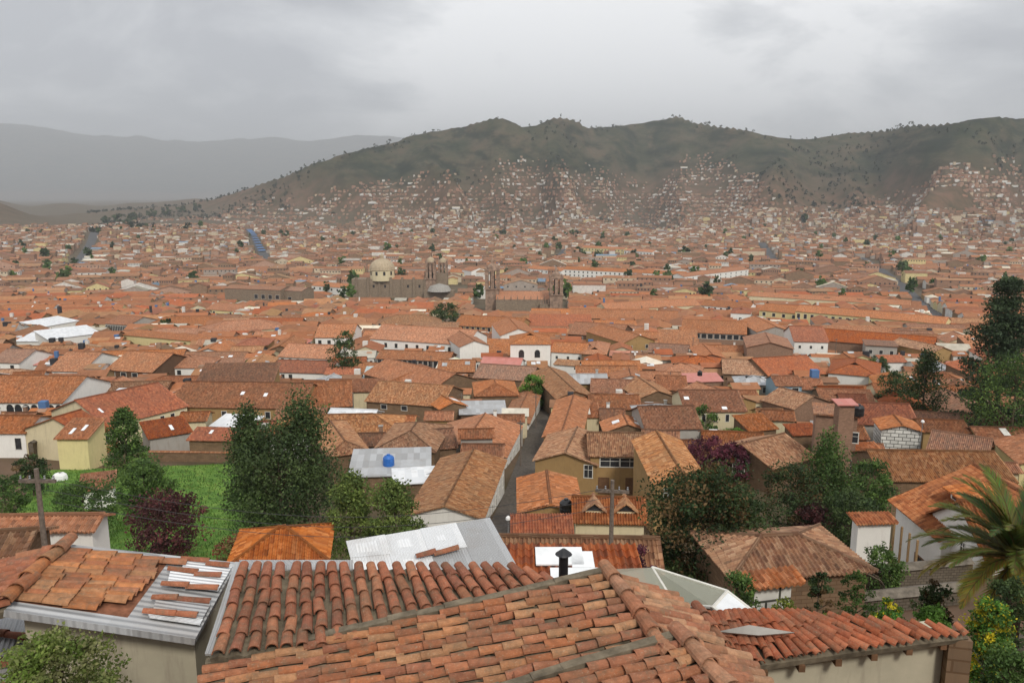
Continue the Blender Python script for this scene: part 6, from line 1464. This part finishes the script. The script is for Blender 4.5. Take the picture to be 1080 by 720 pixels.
# ------------------------------------------------------------------ sky, sun, air, camera
wd = bpy.data.worlds.new('World'); SC.world = wd; wd.use_nodes = True; nt = wd.node_tree; N_ = nt.nodes; bg = N_['Background']
SUN_EL, SUN_AZ = R(44), R(158)      # azimuth clockwise from the view axis: behind the camera, to its right
sk = N_.new('ShaderNodeTexSky'); sk.sky_type = 'NISHITA'; sk.sun_disc = False; sk.sun_elevation = SUN_EL; sk.sun_rotation = SUN_AZ; sk.altitude = 3400
def wn(t, **k):
    n = N_.new(t)
    for a, b in k.items(): setattr(n, a, b)
    return n
def wm(op, a, b=None):
    n = wn('ShaderNodeMath', operation=op)
    for i, v in enumerate((a, b)):
        if v is None: continue
        if isinstance(v, (int, float)): n.inputs[i].default_value = v
        else: nt.links.new(v, n.inputs[i])
    return n.outputs[0]
tc = wn('ShaderNodeTexCoord'); sp = wn('ShaderNodeSeparateXYZ'); nt.links.new(tc.outputs['Generated'], sp.inputs[0])
dz = wm('ADD', wm('MAXIMUM', sp.outputs[2], 0.0), .34); cb_ = wn('ShaderNodeCombineXYZ')
nt.links.new(wm('DIVIDE', sp.outputs[0], dz), cb_.inputs[0]); nt.links.new(wm('DIVIDE', sp.outputs[1], dz), cb_.inputs[1])
def wnoise(scale, det, rough, dist=0):
    n = wn('ShaderNodeTexNoise'); n.inputs['Scale'].default_value = scale; n.inputs['Detail'].default_value = det; n.inputs['Roughness'].default_value = rough; n.inputs['Distortion'].default_value = dist; nt.links.new(cb_.outputs[0], n.inputs['Vector']); return n.outputs['Fac']
cl = wm('ADD', wm('MULTIPLY', wnoise(.6, 8, .58, .6), .58), wm('MULTIPLY', wnoise(2.1, 8, .62, .4), .42))
def lobe(px, py, size, amt):
    v = pd(px, py, 1)-Vector((0, 0, EYE)); v.normalize(); n = wn('ShaderNodeVectorMath', operation='DOT_PRODUCT'); nt.links.new(tc.outputs['Generated'], n.inputs[0]); n.inputs[1].default_value = v
    m = wn('ShaderNodeMapRange', interpolation_type='SMOOTHSTEP'); nt.links.new(n.outputs['Value'], m.inputs[0]); m.inputs[1].default_value = math.cos(size); m.inputs[2].default_value = 1; m.inputs[3].default_value = 0; m.inputs[4].default_value = amt; return m.outputs[0]
for l in (lobe(740, 85, .40, .11), lobe(120, 140, .40, -.055), lobe(900, 30, .22, -.05), lobe(420, 120, .16, .03)): cl = wm('ADD', cl, l)
rp = wn('ShaderNodeValToRGB'); e = rp.color_ramp.elements; e[0].position = .43; e[0].color = (.48,.49,.515,1); e[1].position = .57; e[1].color = (1,1,1,1); q = e.new(.505); q.color = (.70,.71,.725,1); nt.links.new(cl, rp.inputs[0])
gm = wn('ShaderNodeMix', data_type='RGBA'); ms = wn('ShaderNodeMix', data_type='RGBA', blend_type='MULTIPLY'); ms.inputs[0].default_value = 1; nt.links.new(sk.outputs[0], ms.inputs[6]); ms.inputs[7].default_value = (1, 1, 1, 1)
sc_ = wn('ShaderNodeMix', data_type='RGBA'); sc_.inputs[0].default_value = .93; nt.links.new(sk.outputs[0], sc_.inputs[6])
up10 = wn('ShaderNodeMix', data_type='RGBA', blend_type='MULTIPLY'); up10.inputs[0].default_value = 1; nt.links.new(rp.outputs[0], up10.inputs[6]); up10.inputs[7].default_value = (10, 10, 10, 1)
up10.clamp_result = False
nt.links.new(up10.outputs[2], sc_.inputs[7]); nt.links.new(sc_.outputs[2], bg.inputs['Color']); bg.inputs['Strength'].default_value = .088
sl = bpy.data.lights.new('sun', 'SUN'); sl.energy = 1.5; sl.angle = R(12); sl.color = (1, .95, .86); so = bpy.data.objects.new('sun', sl); COL.objects.link(so)
sd = Vector((math.sin(SUN_AZ)*math.cos(SUN_EL), math.cos(SUN_AZ)*math.cos(SUN_EL), math.sin(SUN_EL))); so.rotation_euler = sd.to_track_quat('Z', 'Y').to_euler()
# haze box
zz = [p[2] for p in pts]; x_ = 60+1.15*37000+200
mb = MB(); hz = NT('haze_air'); 
hm = bpy.data.meshes.new('haze'); X0, X1, Y0, Y1, Z0, Z1 = -x_, x_, -140, 37300, min(zz)-1, max(max(zz)+15, EYE+30)
vv = [(x, y, z) for z in (Z0, Z1) for y in (Y0, Y1) for x in (X0, X1)]; hm.from_pydata(vv, [], [(0,2,3,1),(4,5,7,6),(0,1,5,4),(1,3,7,5),(3,2,6,7),(2,0,4,6)])
m = hz.m; hz.n.remove(hz.b); pv = hz.n.new('ShaderNodeVolumePrincipled'); pv.inputs['Color'].default_value = (.90,.93,.97,1); pv.inputs['Density'].default_value = HAZE; pv.inputs['Anisotropy'].default_value = 0
hz.link(pv.outputs[0], hz.n['Material Output'].inputs['Volume'])
if HAZE > 0:
    hm.materials.append(m); ho = bpy.data.objects.new('haze', hm); COL.objects.link(ho); ho['kind'] = 'stuff'; ho['label'] = 'thin rainy haze lying over the valley'
cam = bpy.data.cameras.new('camera'); cam.sensor_width = 36; cam.lens = 28.0; cam.clip_start = .1; cam.clip_end = 60000
co = bpy.data.objects.new('camera', cam); COL.objects.link(co); co.location = (0, 0, EYE); co.rotation_euler = (math.pi/2-PITCH, 0, 0); SC.camera = co
SC.view_settings.view_transform = 'Standard'; SC.view_settings.look = 'None'; SC.view_settings.exposure = 0.54; SC.view_settings.gamma = 1.0
SC.render.engine = 'CYCLES'; SC.cycles.max_bounces = 5; SC.cycles.diffuse_bounces = 3; SC.cycles.volume_bounces = 0; SC.cycles.transparent_max_bounces = 6; SC.cycles.use_denoising = True
SC.cycles.caustics_reflective = False; SC.cycles.caustics_refractive = False
for n_ in ('PASS',): pass
